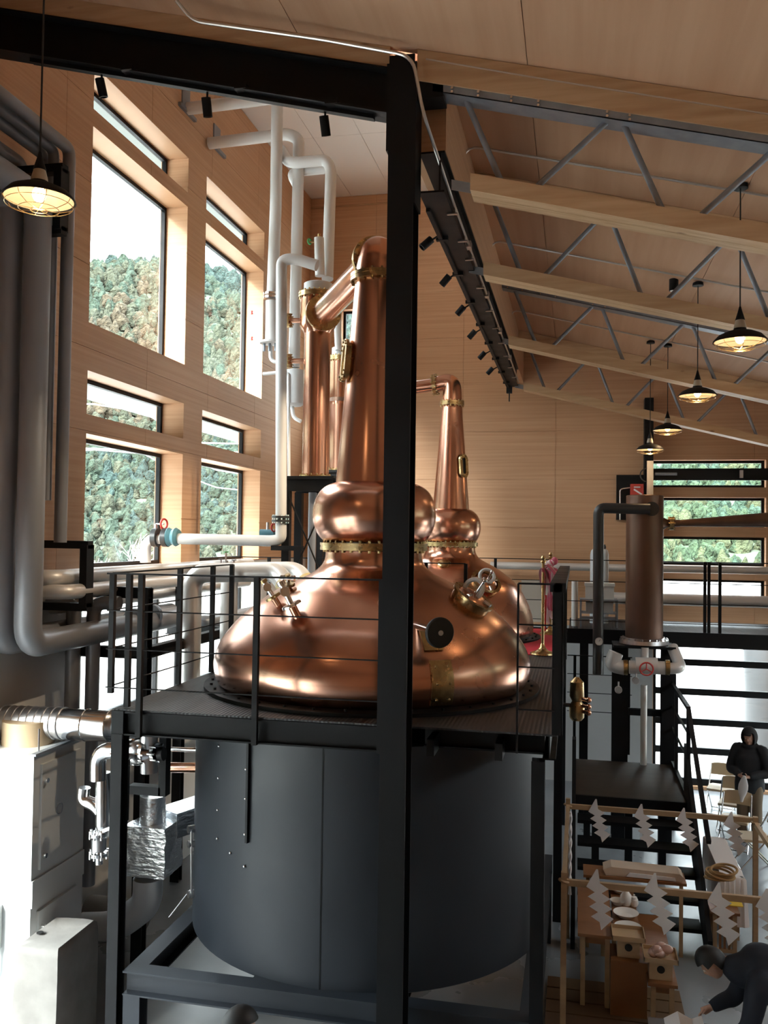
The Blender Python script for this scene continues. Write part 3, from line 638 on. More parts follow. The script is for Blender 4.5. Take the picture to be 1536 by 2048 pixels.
MB().lathe([(.03,-.06),(.06,-.055),(.118,-.02),(.128,0),(.128,.02),(.118,.032),(.0,.032)], e0, d, 36).build('black_handwheel', RUBBER, st1); MB().cyl(e0+d*.03, e0+d*.04, .022, n=14).build('hub_cap', STEEL, st1)
def fitting(px, py, tx, ty, m, s, label):
    q, n_ = hit(px, py, SC, BODY); e = onY(tx, ty, q.y-.05); d = (e-q).normalized(); L = (e-q).length; sd = d.cross(V(0,0,1)).normalized()
    f = MB().cyl(q-d*.06, q+d*L*.28, .038*s, n=16).build('valve_fitting', COPPER2, st1)
    MB().lathe([(.03*s,-.014),(.092*s,-.014),(.092*s,.004),(.085*s,.014),(.03*s,.014)], q+d*L*.34, d, 28).build('flange', m, f)
    MB().cyl(q+d*L*.34, q+d*L, .027*s, n=14).build('stem', CHROME, f)
    mb = MB(); c_ = q+d*L*.76; mb.cyl(c_-sd*.095*s, c_+sd*.095*s, .03*s, n=12); mb.cyl(c_-sd*.10*s, c_-sd*.05*s, .045*s, n=14); mb.cyl(c_+sd*.05*s, c_+sd*.10*s, .045*s, n=14); mb.build('cross_body', CHROME, f)
    mb = MB(); mb.cyl(q+d*L*.93, q+d*L*1.05, .04*s, n=14); mb.build('end_cap', m, f)
fitting(594, 1232, 562, 1166, CHROME, 1.0, 'front'); fitting(556, 1210, 527, 1162, BRASS, .85, 'side'); fitting(578, 1178, 575, 1150, BRASS, .7, 'rear')
manway(st1, SC, BODY, math.radians(72), 4.035, .72, V(-.35, -.85, .35))
# second still further back
S2 = V(-1.87, 13.5, 0)
BODY2 = [(1.20,3.16),(1.25,3.24),(1.26,3.36),(1.23,3.52),(1.17,3.68),(1.08,3.85),(.97,3.99),(.83,4.10),(.68,4.20),(.53,4.28),(.43,4.345),(.385,4.42),(.372,4.50)]
BULB2 = [(.372,4.575),(.41,4.62),(.445,4.70),(.457,4.80),(.445,4.90),(.40,4.99),(.335,5.05),(.280,5.075)]
C2 = onY(681, 800, 13.6); C2.z = 0
q2 = onY(760, 770, 13.5)
st2 = still(S2, .8, 'smaller copper pot still at the back, right of the black column', (C2.x+.16, C2.y-.02, 6.85), .36, False, [(.278,5.07),(.152,6.66)], BULB2, BODY2, .115, (.10, .10))
oval_window(st2, S2, [(.278,5.07),(.152,6.66)], math.radians(52), onY(927, 933, 13.4).z, .15, .055, .08)
manway(st2, S2, BODY2, math.radians(38), 3.98, .75, V(.2, -.9, .4))
mb = MB(); q, n_ = hit(888, 1128, S2, BODY2); mb.lathe([(.05,-.03),(.10,-.03),(.10,.02),(.07,.045),(.0,.05)], q, n_, 24); mb.build('brass_boss', BRASS, st2)
# ------------------------------------------------------------------ furnace drum under the big still
dr = thing('furnace_drum', (SC.x, SC.y, .93), 'matt black cylindrical furnace drum below the large still', 'furnace')
MB().lathe([(1.70, .93), (1.73, .95), (1.73, 2.93), (1.70, 2.95)], SC, n=96).build('shell', DRUM, dr)
def on_drum(px, py, off=0):
    d = ray(px, py); d = d/d.y; t = 6.5
    while math.hypot((CAM+d*t).x-SC.x, (CAM+d*t).y-SC.y) > 1.73+off and t < 9: t += .004
    return CAM + d*t
DP = [(1.73, .9), (1.73, 3.0)]
qa, qb, qc = on_drum(438, 1600), on_drum(498, 1500), on_drum(498, 1680); a0, a1 = [math.atan2(q.x-SC.x, SC.y-q.y) for q in (qa, qb)]
mb = MB(); patch(mb, SC, DP, a0-.012, a1, qc.z, 2.93, .008, 10, 2); ap = mb.build('access_panel', DRUM, dr)
mb = MB(); patch(mb, SC, DP, a1, a1+.014, qc.z-.02, 2.93, .03, 2, 2); mb.build('panel_edge', BLACK, dr)
mb = MB()
for a, zs in ((a0, (2.78, 2.5, 2.22, 1.97)), (a1-.012, (2.65, 2.4, 2.1, 1.83)), ((a0+a1)/2, (1.90,))):
    for z in zs: q = V(SC.x+1.738*math.sin(a), SC.y-1.738*math.cos(a), z); mb.ball(q, .013, 8, 5)
tag(mb.build('bolts', CHROME, ap), kind='stuff')
q = on_drum(642, 1800); a = math.atan2(q.x-SC.x, SC.y-q.y); mb = MB(); patch(mb, SC, DP, a-.0035, a+.0035, .95, 2.93, .003, 1, 2); mb.build('seam', BLACK, dr)
# ------------------------------------------------------------------ platform round the stills
DECK = mat('ribbed_deck_plate', (.028,.030,.033), .5, 0, (.022,.024,.027), (1,1,1), spec=.4)
def ribs(m):
    nt = m.node_tree; b = nt.nodes['Principled BSDF']; tc = nt.nodes.new('ShaderNodeTexCoord'); wv = nt.nodes.new('ShaderNodeTexWave'); wv.bands_direction = 'X'; wv.inputs['Scale'].default_value = 9
    bp = nt.nodes.new('ShaderNodeBump'); bp.inputs['Strength'].default_value = .3; bp.inputs['Distance'].default_value = .01; L = nt.links.new
    L(tc.outputs['Object'], wv.inputs['Vector']); L(wv.outputs[0], bp.inputs['Height']); L(bp.outputs[0], b.inputs['Normal'])
ribs(DECK)
DX0, DX1, DY0, DY1 = -3.85, -.13, 6.97, 15.0
pf = thing('still_platform', (-2, 10, 0), 'raised black steel platform deck carrying both stills', 'platform')
for i, (y0, y1) in enumerate(((DY0, 8.8), (8.8, 11.4), (11.4, 13.2), (13.2, DY1))):
    m_ = MB(); m_.box(DX0, DX1, y0+.002, y1-.002, 3.135, 3.15); m_.build('deck_plate', DECK, pf, False)
for nm, a, b in (('edge_beam', (DX0+.02, DY0+.05, 3.03), (-1.46, DY0+.05, 3.03)), ('edge_beam', (-1.2, DY0+.32, 3.03), (DX1-.1, DY0+.32, 3.03)), ('side_beam', (DX0+.05, DY0+.1, 3.03), (DX0+.05, DY1, 3.03)), ('side_beam', (DX1-.06, DY0+.1, 3.03), (DX1-.06, DY1, 3.03)), ('cross_beam', (DX0+.1, DY1-.06, 3.03), (DX1-.1, DY1-.06, 3.03)), ('cross_beam', (DX0+.1, 11.2, 3.03), (DX1-.1, 11.2, 3.03))):
    hbeam(MB(), a, b, .10, .20).build(nm, BLACK, pf, False)
for px in (862, 998):
    q = onY(px, 1470, DY0+.05); m_ = MB(); m_.box(q.x-.03, q.x+.03, DY0+.02, DY0+.34, 2.92, 3.05); m_.build('bracket', BLACK, pf, False)
for x, y in ((DX0+.055, DY0+.05), (DX1-.14, DY0+.05), (DX0+.05, 11.2), (DX1-.06, 11.2), (DX0+.05, DY1-.06), (DX1-.06, DY1-.06)):
    hbeam(MB(), (x, y, 0), (x, y, 2.94), .10, .13, up=(0,1,0)).build('post', BLACK, pf, False)
m_ = MB(); m_.box(DX0+.0, DX0+.11, DY0-.01, DY0+.13, 2.90, 3.135); m_.build('corner_block', BLACK, pf, False)
# base frame carrying the drum
bf = thing('base_frame', (-2, 8.8, 0), 'dark steel beam frame on legs under the furnace drum', 'frame')
X0, X1, Y0, Y1 = -3.62, -.32, 7.05, 10.6
for a, b in (((X0-.08, Y0, .86), (X1+.08, Y0, .86)), ((X0-.08, Y1, .86), (X1+.08, Y1, .86)), ((X0, Y0+.08, .86), (X0, Y1-.08, .86)), ((X1, Y0+.08, .86), (X1, Y1-.08, .86)), ((X0+1.1, Y0+.08, .86), (X0+1.1, Y1-.08, .86)), ((X1-1.1, Y0+.08, .86), (X1-1.1, Y1-.08, .86))):
    hbeam(MB(), a, b, .16, .20).build('beam', DRUM, bf, False)
for x in (X0, X1):
    for y in (Y0, Y1): hbeam(MB(), (x, y, 0), (x, y, .76), .15, .15, up=(0,1,0)).build('leg', DRUM, bf, False)
# ------------------------------------------------------------------ guard rails
def rail(name, label, posts, runs, top=4.30, wires=(3.985, 3.66, 3.335), pw=(.045, .014), foot=3.15):
    t = thing(name, (posts[0][0], posts[0][1], foot), label, 'railing')
    for q in posts:
        z0 = q[2] if len(q) > 2 else foot; m_ = MB(); m_.box(q[0]-pw[0]/2, q[0]+pw[0]/2, q[1]-pw[0]/2, q[1]+pw[0]/2, z0, top); m_.build('post', BLACK, t, False)
    for a, b in runs:
        MB().bar((*a, top), (*b, top), .035, .014).build('top_rail', BLACK, t, False)
        for z in wires: MB().cyl((*a, z), (*b, z), .0065, n=6).build('wire', BLACK, t)
    return t
yF = 6.94
rail('guard_rail', 'thin black guard rail along the platform front, left of the column', [(-3.585, yF, 2.93), (-2.555, yF, 2.93), (-1.505, yF, 2.93)], [((-3.90, yF), (-1.505, yF))])
rail('guard_rail', 'black guard rail along the left side of the platform', [(-3.90, 7.03, 3.27), (-3.745, 7.03, 3.16), (-3.86, 8.28), (-3.86, 9.1), (-3.86, 9.65)], [((-3.89, 7.03), (-3.86, 8.28)), ((-3.86, 8.28), (-3.86, 9.65))])
rail('guard_rail', 'short black guard rail at the right end of the platform front', [(-.43, yF, 3.0)], [((-.43, yF), (-.15, yF))], pw=(.016, .01))
t = rail('guard_rail', 'black guard rail along the right edge of the platform seen end on', [(-.13, y) for y in (6.98, 8.1, 9.2, 10.3, 11.35)], [((-.13, 6.98), (-.13, 11.35))], pw=(.06, .02))
m_ = MB(); m_.prism([(6.95, 4.31), (11.4, 4.31), (11.4, 4.24), (6.95, 4.24)], -.19, -.07, 'X'); m_.build('handrail_board', BLACK, t, False)
m_ = MB(); m_.box(-.17, -.09, 6.96, 7.0, 3.15, 4.3); m_.build('end_plate', BLACK, t, False)
rail('guard_rail', 'black guard rail crossing the platform between the two stills', [(-2.9, 11.75), (-1.95, 11.75), (-1.42, 11.75)], [((-2.9, 11.75), (-1.42, 11.75))])
rail('guard_rail', 'black guard rail at the back left of the platform beside the condensers', [(-4.6, 13.0), (-3.4, 13.0)], [((-5.2, 13.0), (-2.8, 13.0))], wires=())
# ------------------------------------------------------------------ condensers
def condenser(c, r_lo, r_hi, z0, zc, zt, label, cap_h, m=COPPER2):
    t = thing('copper_condenser', (c.x, c.y, z0), label, 'condenser', 'tall copper condensers')
    MB().lathe([(r_lo, z0), (r_lo, zc)], c, n=40).build('lower_tube', COPPER, t)
    MB().lathe([(r_lo, zc-.001), (r_hi, zc+.10), (r_hi, zt)], c, n=40).build('upper_tube', m, t)
    flange(t, (c.x, c.y, zt+.03), (0,0,1), r_hi*1.10, .032, 22, br=.012)
    MB().lathe([(r_hi*.80, zt+.06), (r_hi*.80, zt+.06+cap_h), (r_hi*.72, zt+.07+cap_h)], c, n=36).build('cap', WHITEPIPE, t)
    flange(t, (c.x, c.y, z0+.012), (0,0,1), r_lo*1.2, .012, 16, br=.010)
    return t
z0, zc, zt = onY(633, 955, C1.y).z, onY(633, 668, C1.y).z, onY(633, 597, C1.y).z
c1 = condenser(C1, .176, .238, z0, zc, zt, 'tall copper condenser column left of the large still', .13)
for py, xr in ((641, 600), (722, 610)):
    a, b = onY(578, py, C1.y), onY(xr, py, C1.y); st = MB().cyl(a, b+V(.05,0,0), .034, n=14).build('side_stub', COPPER2, c1); flange(c1, a, (1,0,0), .095, .018, 10, 'stub_flange', BRASS, br=.009)
    MB().ball(a-V(.03,0,0), .07, 12, 8, (.5,1,1)).build('stub_cap', CHROME, c1)
z0b, zcb, ztb = onY(681, 942, C2.y).z, onY(681, 797, C2.y).z, onY(681, 722, C2.y).z
c2 = condenser(C2, .165, .185, z0b, zcb-.1, ztb, 'second copper condenser half hidden between the first condenser and the still neck', .14)
MB().lathe([(.187, zcb-.06), (.187, zcb)], C2, n=36).build('dark_band', BROWNCU, c2)
MB().cyl((C2.x+.14, C2.y-.1, z0b+.15), (C2.x+.34, C2.y-.2, z0b+.15), .03, n=12).build('drain_stub', COPPER2, c2)
# stands
def stand(c, zt_, w_, label):
    t = thing('condenser_stand', (c.x, c.y, 3.15), label, 'stand'); m_ = MB(); m_.box(c.x-w_*1.2, c.x+w_*1.1, c.y-w_, c.y+w_, zt_-.025, zt_); m_.build('top_plate', BLACK, t, False)
    for y in (-w_+.04, w_-.04): hbeam(MB(), (c.x-w_*1.15, c.y+y, zt_-.11), (c.x+w_*1.05, c.y+y, zt_-.11), .08, .17).build('cross_beam', BLACK, t, False)
    for x in (-w_, w_-.02):
        for y in (-w_+.04, w_-.04): m_ = MB(); m_.box(c.x+x-.05, c.x+x+.05, c.y+y-.05, c.y+y+.05, 3.15, zt_-.19); m_.build('leg', BLACK, t, False)
    for s in (-1, 1): MB().bar((c.x-s*w_, c.y-w_, 3.9), (c.x+s*w_*.9, c.y-w_, zt_-.25), .03, .012).build('brace', BLACK, t, False)
stand(C1, z0, .30, 'black steel stand holding up the first copper condenser'); stand(C2, z0b, .24, 'black steel stand holding up the second copper condenser')
# ------------------------------------------------------------------ white pipework round the condensers
def wpipe(name, pts, r, label, m=WHITEPIPE, bend=None, cat='pipe'):
    return tag(MB().pipe(pts, r, bend, 18, 7).build(name, m), label, cat)
def P_(Y, *pts): return [onY(x, y, Y) for x, y in pts]
y1 = 10.9
wpipe('white_pipe', P_(y1, (340, 1077), (545, 1082), (562, 1078), (563, 520), (590, 517), (634, 531)), .072, 'white riser pipe bending from the window wall up to the condenser top', bend=.2)
t = thing('pipe_flange', onY(561, 1038, y1), 'dark bolted collar low on the white riser pipe', 'flange'); q = onY(561, 1038, y1)
for dz in (-.025, .025): MB().cyl(q+V(0,0,dz-.014), q+V(0,0,dz+.014), .115, n=28).build('ring', BLKPIPE, t)
tag(MB().bolts(q, (0,0,1), .10, 10, .01, .055).build('bolts', CHROME, t), kind='stuff')
# window-wall end of that pipe with its valve
t = thing('valve_assembly', onY(320, 1075, y1), 'pipe elbow, black collars and teal valve with red wheel before the left window', 'valve')
MB().pipe(P_(y1, (291, 1125), (292, 1078), (345, 1077)), .070, .16, 18, 6).build('elbow_pipe', WHITEPIPE, t)
for px in (312, 332): q = onY(px, 1075, y1); MB().cyl(q-V(.035,0,0), q+V(.035,0,0), .125, n=26).build('collar', BLKPIPE, t)
q = onY(345, 1074, y1); MB().lathe([(.10,-.09),(.125,-.05),(.10,0),(.125,.05),(.10,.09)], q, (1,0,0), 22).build('valve_body', TEAL, t)
q = onY(312, 1048, y1); MB().cyl(q-V(0,0,.16), q, .02, n=10).build('stem', STEEL, t); q2 = onY(328, 1048, y1); MB().cyl(q, q2, .012, n=8).build('spindle', STEEL, t); MB().torus(q2, (1,-.25,0), .065, .014, 24, 8).build('red_wheel', RED, t)
t = thing('valve_assembly', onY(545, 1060, y1+.25), 'small blue valve with red wheel behind the white riser elbow', 'valve'); q = onY(535, 1066, y1+.3)
MB().cyl(q-V(.10,0,0), q+V(.10,0,0), .05, n=14).build('valve_body', TEAL, t); MB().cyl(q, q+V(0,0,.14), .018, n=8).build('stem', STEEL, t); q = onY(548, 1055, y1+.2); MB().torus(q, (1,-.4,0), .05, .012, 22, 8).build('red_wheel', RED, t)
# upper pipes
y2 = 11.9
wpipe('white_pipe', P_(y2, (556, 60), (552, 400), (545, 590)), .083, 'long straight white pipe dropping from above the sloping beam', cat='pipe')
t = thing('steam_trap', onY(543, 640, y2), 'white cylindrical trap hung below the long straight pipe', 'vessel'); q = onY(544, 592, y2)
for dz in (-.03, .02): MB().cyl(q+V(0,0,dz-.015), q+V(0,0,dz+.015), .125, n=26).build('collar', CHROME, t)
a, b = onY(544, 602, y2), onY(543, 683, y2); MB().cyl(b, a, .088, n=26).build('body', WHITEPIPE, t); MB().cyl(b-V(0,0,.03), b, .165, n=28).build('base_disc', WHITEPIPE, t)
for dx in (-.10, -.02, .07): MB().cyl(b+V(dx,-.02,-.14), b+V(dx,-.02,-.02), .02, n=8).build('leg', GALV, t)
MB().pipe(P_(y2, (541, 690), (541, 722), (565, 726)), .028, .08, 12, 6).build('drain_pipe', WHITEPIPE, t)
y3 = 12.3
wl = onX(432, 290, XL+.02)
wpipe('white_pipe', [V(XL+.03, y3, wl.z-.1), onY(575, 268, y3), onY(598, 278, y3), onY(597, 330, y3)], .085, 'white pipe running out from the wall bracket and turning down', bend=.2)
wpipe('white_pipe', P_(y3-.25, (597, 332), (592, 560), (588, 735)), .082, 'white vertical pipe between the long straight pipe and the condenser', cat='pipe')
wpipe('white_pipe', [onY(562, 300, y3), onY(578, 327, y3-.4), onY(652, 320, y3-.4), onY(662, 338, y3-.4), onY(655, 558, 11.45)], .078, 'white pipe stepping across and dropping onto the condenser cap', bend=.17)
wpipe('white_pipe', [onY(594, 372, y3), onY(580, 345, y3-.2), onY(655, 338, y3-.2)], .066, 'short white pipe tucked under the stepped crossing pipe', bend=.12)
wpipe('white_pipe', [onY(640, 552, C1.y), onY(638, 476, C1.y)], .066, 'short white upright pipe standing on the condenser cap', cat='pipe')
t = thing('bleed_valve', onY(624, 484, C1.y), 'tiny bleed valve with green handle on the short upright pipe', 'valve'); MB().cyl(onY(620, 484, C1.y), onY(630, 484, C1.y), .012, n=8).build('spindle', BRASS, t); MB().torus(onY(619, 483, C1.y), (1,-.3,0), .035, .012, 16, 6).build('green_handle', GREENP, t); MB().cyl(onY(638, 475, C1.y), onY(638, 468, C1.y), .02, n=8).build('vent', BRASS, t)
wpipe('white_pipe', P_(13.4, (677, 700), (675, 655), (678, 600)), .055, 'white pipe rising from the second condenser before the upper back window', cat='pipe')
t = thing('steam_trap', onY(590, 775, y3-.2), 'white cylindrical vessel hung left of the first condenser tube', 'vessel'); a, b = onY(590, 741, y3-.2), onY(590, 808, y3-.2)
MB().lathe([(.05,.02),(.14,0),(.145,-.02),(.145,(b-a).z),(.10,(b-a).z-.03)], a, n=30).build('body', WHITEPIPE, t); MB().pipe([b+V(-.05,0,0), onY(587, 835, y3-.2), onY(602, 843, y3-.2)], .028, .08, 12, 6).build('drain_pipe', WHITEPIPE, t); MB().pipe(P_(y3-.35, (565, 746), (577, 746), (578, 960)), .022, .06, 10, 6).build('bypass_pipe', WHITEPIPE, t)
wpipe('white_pipe', P_(11.9, (526, 748), (556, 745)), .024, 'short thin white pipe crossing to the riser below the trap')
for k, py in enumerate((625, 677)):
    q = onX(507, py, XL+.05); t = thing('wall_valve', q, ['upper', 'lower'][k] + ' small cross-handled valve on the white window jamb', 'valve'); MB().cyl(q-V(.08,0,0), q+V(.13,0,0), .012, n=8).build('spindle', STEEL, t); MB().bar(q+V(.02,0,-.06), q+V(.02,0,.06), .014, .014).build('cross_handle', STEEL, t, False); MB().cyl(q+V(-.03,0,-.03), q+V(-.03,0,.03), .02, n=8).build('red_knob', RED, t)
for k, (px, py) in enumerate(((370, 215), (432, 292))):
    q = onX(px, py, XL); t = thing('wall_bracket', q, ['higher', 'lower'][k] + ' grey angle bracket holding a pipe on the upper left wall', 'bracket')
    MB().bar(q+V(.02,-.22,-.05), q+V(.02,.30,-.05), .05, .05).build('angle', GREYPIPE, t, False); m_ = MB(); m_.box(q.x, q.x+.02, q.y-.12, q.y+.12, q.z-.02, q.z+.30); m_.build('wall_plate', GREYPIPE, t, False)
q = onX(372, 215, XL); wpipe('white_pipe', [q+V(.03,0,-.02), V(-3.2, q.y, q.z+.05)], .085, 'white pipe leaving the higher wall bracket under the sloping beam', cat='pipe')
# platform-level white pipes with brass-yellow ends
GOLD = mat('yellow_pipe_end', (.62,.48,.22), .5)
for k, (xa, xb_, y_, yy) in enumerate(((373, 572, 9.9, 1146), (447, 612, 10.35, 1142))):
    lab = ['nearer', 'farther'][k]
    a, b = onY(xa+12, yy, y_), onY(xb_-18, yy-2, y_); t = thing('lagged_pipe', a, lab + ' fat cream lagged pipe on legs ending in a yellow cap beside the pot', 'pipe'); d = V(.55, -.55, -.45).normalized()
    MB().pipe([V(a.x, a.y, 2.4), V(a.x, a.y, a.z), V(b.x, a.y, b.z), V(b.x, a.y, b.z)+d*.28], .115 if k == 0 else .105, .2, 20, 8).build('pipe_run', SILVERPIPE, t)
    e = V(b.x, a.y, b.z)+d*.26; MB().cyl(e, e+d*.16, .125, n=24).build('yellow_cap', GOLD, t); MB().cyl(e+d*.16, e+d*.26, .05, n=14).build('brass_spigot', BRASS, t)
q = onY(624, 1060, 11.2); wpipe('blue_grey_pipe', [V(q.x, q.y, 3.2), V(q.x, q.y, onY(624, 985, 11.2).z)], .052, 'blue-grey upright pipe below the first condenser', mat('blue_grey_paint', (.42,.47,.56), .45), cat='pipe')
m_ = MB(); q = onY(553, 1096, 10.9); m_.box(q.x-.06, q.x+.35, q.y-.05, q.y+.05, q.z-.03, q.z+.03); tag(m_.build('pipe_support', BLACK, None, False), 'black steel arm under the elbow of the white riser pipe', 'bracket')
# ------------------------------------------------------------------ grey pipe bundle on the left wall
XP = -5.05
def wall_pipe(px_list, X, r, label, m=GREYPIPE, bend=None):
    return wpipe('grey_pipe', [onX(x, y, X) for x, y in px_list], r, label, m, bend)
def vp(label, px, ytop, ybot, r, X, near_top=True, far_bot=True, m=GREYPIPE, ylen=4.5):
    a, b = onX(px, ytop, X), onX(px-.03*(ybot-ytop), ybot, X); y_ = a.y; pts = []
    if near_top: pts += [V(X, y_-3.0, a.z+.05)]
    pts += [V(X, y_, a.z), V(X, y_, b.z)]
    if far_bot: pts += [V(X, y_+ylen, b.z)]
    wpipe('grey_pipe', pts, r, label, m, r*1.6)
vp('fattest grey upright pipe at left, elbowing back along the wall at its foot', 77, 395, 1292, .125, -5.0, True, True, ylen=3.3)
vp('fat grey upright pipe at the very left edge of the bundle', 20, 395, 1288, .125, -5.27, True, True, ylen=3.6)
vp('medium grey upright pipe behind the two fattest ones', 91, 312, 1180, .06, -5.25, True, False)
vp('slim grey upright pipe right of the fat bundle, through the black bracket', 139, 298, 1085, .062, -4.98, True, False)
vp('slim grey upright pipe turning toward the camera at the top left', 108, 300, 1000, .055, -5.12, True, False)
vp('short grey upright pipe behind the pendant lamp', 43, 330, 900, .07, -5.36, True, False)
for k, (px, py) in enumerate(((122, 400), (105, 1152))):
    q = onX(px, py, -4.86 if k == 0 else -5.2); q.y -= .17*(1-k); t = thing('pipe_bracket', q, ['upper black square bracket holding the grey pipe bundle', 'lower black channel bracket beside the fat grey pipe'][k], 'bracket'); h = (.30, .32)[k]; XK = (-4.82, -4.88)[k]
    m_ = MB(); m_.box(XK-.08, XK, q.y+.10, q.y+.24, q.z-h, q.z+h); m_.build('upright', BLACK, t, False)
    for s in (-1, 1): m_ = MB(); m_.box(-5.43, XK, q.y+.12, q.y+.22, q.z+s*h-.04, q.z+s*h+.04); m_.build('arm', BLACK, t, False)
# pipes along the wall at platform height
def hp(label, px, py, X, r, y_to, m=SILVERPIPE, y_from=None):
    q = onX(px, py, X); wpipe('silver_pipe', [V(XL+.01, (y_from or q.y), q.z), V(X, (y_from or q.y), q.z), V(X, y_to, q.z)], r, label, m)
    return q
hp('upper silver pipe running along the left wall below the window sill', 130, 1155, -5.1, .085, 13.5, y_from=8.0)
hp('lower silver pipe running along the left wall below the window sill', 130, 1185, -4.95, .075, 11.6, y_from=8.0)
hp('silver pipe along the left wall behind the elbowed fat pipes', 110, 1215, -5.33, .07, 14.0, y_from=8.5)
hp('bluish pipe along the left wall glimpsed through the guard rail', 440, 1240, -5.0, .10, 15.5, mat('bluish_pipe', (.45,.50,.56), .4, .3), y_from=11.6)
for k, px in enumerate((148, 188)):
    a, b = onX(px, 1205, -5.15+.1*k), onX(px-5, 1440, -5.15+.1*k); wpipe('grey_pipe', [V(a.x+.3*(k*2-1), a.y, a.z), V(a.x, a.y, a.z), V(a.x, a.y, .9)], .075, ['left', 'right'][k] + ' one of two short grey drop pipes below the silver wall pipes', GREYPIPE, .14)
for k, px in enumerate((268, 303)):
    q = onX(px, 1240-10*k, -5.0); m_ = MB(); m_.lathe([(.13, -.03), (.137, -.02), (.137, .02), (.13, .03)], q, (0,1,0), 26); tag(m_.build('pipe_band', GALV), ['near', 'far'][k] + ' ribbed metal band round the elbowed fat pipe', 'band')
# steel support frame behind the guard rail
t = thing('pipe_rack', (-4.6, 9.4, 0), 'black steel rack carrying the wall pipes left of the platform', 'rack')
for x, y in ((-4.55, 8.9), (-4.55, 11.2), (-5.2, 11.2), (-4.55, 13.5)): hbeam(MB(), (x, y, 0), (x, y, 4.05), .12, .12, up=(0,1,0)).build('post', BLACK, t, False)
for a, b in (((-4.55, 8.9, 3.35), (-4.55, 13.5, 3.35)), ((-5.40, 8.9, 4.0), (-4.5, 8.9, 4.0)), ((-5.40, 8.9, 3.35), (-4.5, 8.9, 3.35)), ((-5.40, 11.2, 3.35), (-4.5, 11.2, 3.35)), ((-4.55, 8.9, 2.75), (-4.55, 13.5, 2.75))): hbeam(MB(), a, b, .10, .12).build('beam', BLACK, t, False)
for k, (px, py) in enumerate(((442, 1118), (452, 1104), (468, 1120))):
    q = onX(px, py, -5.0); t = thing('stop_valve', q, ['left black', 'tall green-topped', 'right black'][k] + ' hand valve on the sill pipe before the second window', 'valve'); MB().cyl(q-V(0,0,.14), q, .014, n=8).build('stem', STEEL, t); MB().cyl(q-V(0,0,.20), q-V(0,0,.12), .035, n=10).build('valve_body', STEEL, t); MB().bar(q-V(.0,.07,0), q+V(.0,.07,0), .02, .016).build('handle', GREENP if k == 1 else BLKPIPE, t, False)
# ------------------------------------------------------------------ air unit, ducts and valves at lower left
XC = -4.75
a, b = onX(68, 1512, XC), onX(160, 1478, XC); ca = thing('air_unit', (XC-.8, (a.y+b.y)/2, 0), 'pale grey sheet-metal air unit with hatch doors at the lower left', 'cabinet')
zt_ = a.z; zb_ = .12; xw = XC-.67
m_ = MB(); m_.box(xw, XC, a.y, b.y+.1, zb_, zt_); m_.build('body', CABINET, ca, False)
m_ = MB(); m_.box(xw+.01, XC-.05, a.y+.02, b.y+.05, 0, zb_); m_.build('plinth', BLACK, ca, False)
L_ = b.y - a.y
for z0_, z1_ in ((zt_-1.05, zt_-.10), (zt_-2.02, zt_-1.42)):
    m_ = MB(); m_.box(XC, XC+.025, a.y+.10, b.y-.02, max(z0_, .2), z1_); dd = m_.build('hatch_door', CABINET, ca, False)
    zc_ = (max(z0_, .2)+z1_)/2; m_ = MB(); m_.torus((XC+.03, (a.y+b.y)/2, zc_), (1,0,0), .05, .006, 18, 6); m_.build('recessed_handle', GALV, dd)
    for z in (max(z0_, .2)+.12, z1_-.15): m_ = MB(); m_.cyl((XC+.025, a.y+.14, z), (XC+.06, a.y+.14, z), .022, n=12); m_.build('latch', CHROME, dd)
m_ = MB(); m_.box(XC+.001, XC+.016, a.y, b.y+.1, zt_-1.36, zt_-1.12); m_.build('middle_band', CABINET, ca, False)
m_ = MB(); m_.box(xw+.1, XC-.28, a.y-.10, a.y, .9, zt_-1.35); m_.build('control_box', CABINET, ca, False)
m_ = MB(); m_.pipe([(XC-.30, a.y-.06, .95), (XC-.30, a.y-.06, .65), (XC-.6, a.y-.06, .60)], .018, .08, 10); m_.build('cable_conduit', WHITEPIPE, ca)
m_ = MB(); m_.box(XC-.02, XC+.03, a.y-.02, b.y+.05, zt_, zt_+.02); m_.build('slotted_angle', GALV, ca, False)
q = onY(55, 1485, a.y+.5); m_ = MB(); m_.lathe([(.24, 0), (.24, .22)], (XC-.36, a.y+.45, zt_), n=36); m_.build('outlet_collar', BEIGE, ca)
m_ = MB(); m_.pipe([(XC-.02, a.y+.1, zt_), (XC-.02, a.y+.1, zt_+.22)], .008, .01, 6); m_.build('hanger_rod', CHROME, ca)
# spiral duct above the unit
yd = a.y + .50
d0, d1, d2 = V(-5.40, yd, onY(20, 1443, yd).z), onY(128, 1447, yd), onY(222, 1452, yd); t = thing('spiral_duct', d1, 'bright spiral metal duct lying above the air unit', 'duct')
R = 31/1780*8.6
MB().cyl(d0, d1, R, n=40).build('spiral_section', STEEL, t)
for k in range(9): q = d0*(1-k/8)+d1*(k/8); MB().torus(q, d1-d0, R, .006, 36, 6).build('duct_seam', STEEL, t)
mid = onY(174, 1450, yd); MB().cyl(d1, mid, R*.98, n=40).build('polished_section', CHROME, t); MB().cyl(mid, d2, R*.98, R*.96, n=40).build('polished_section', CHROME, t); MB().torus(d2, d1-d0, R*.97, .008, 40, 6).build('rim', CHROME, t); MB().torus(mid, d1-d0, R*.98, .006, 40, 6).build('rim', CHROME, t)
MB().pipe([d2+V(-.05,.05,0), d2+V(.22,.05,0), d2+V(.35,.5,.0)], R*.8, .2, 30, 8).build('elbow', STEEL, t)
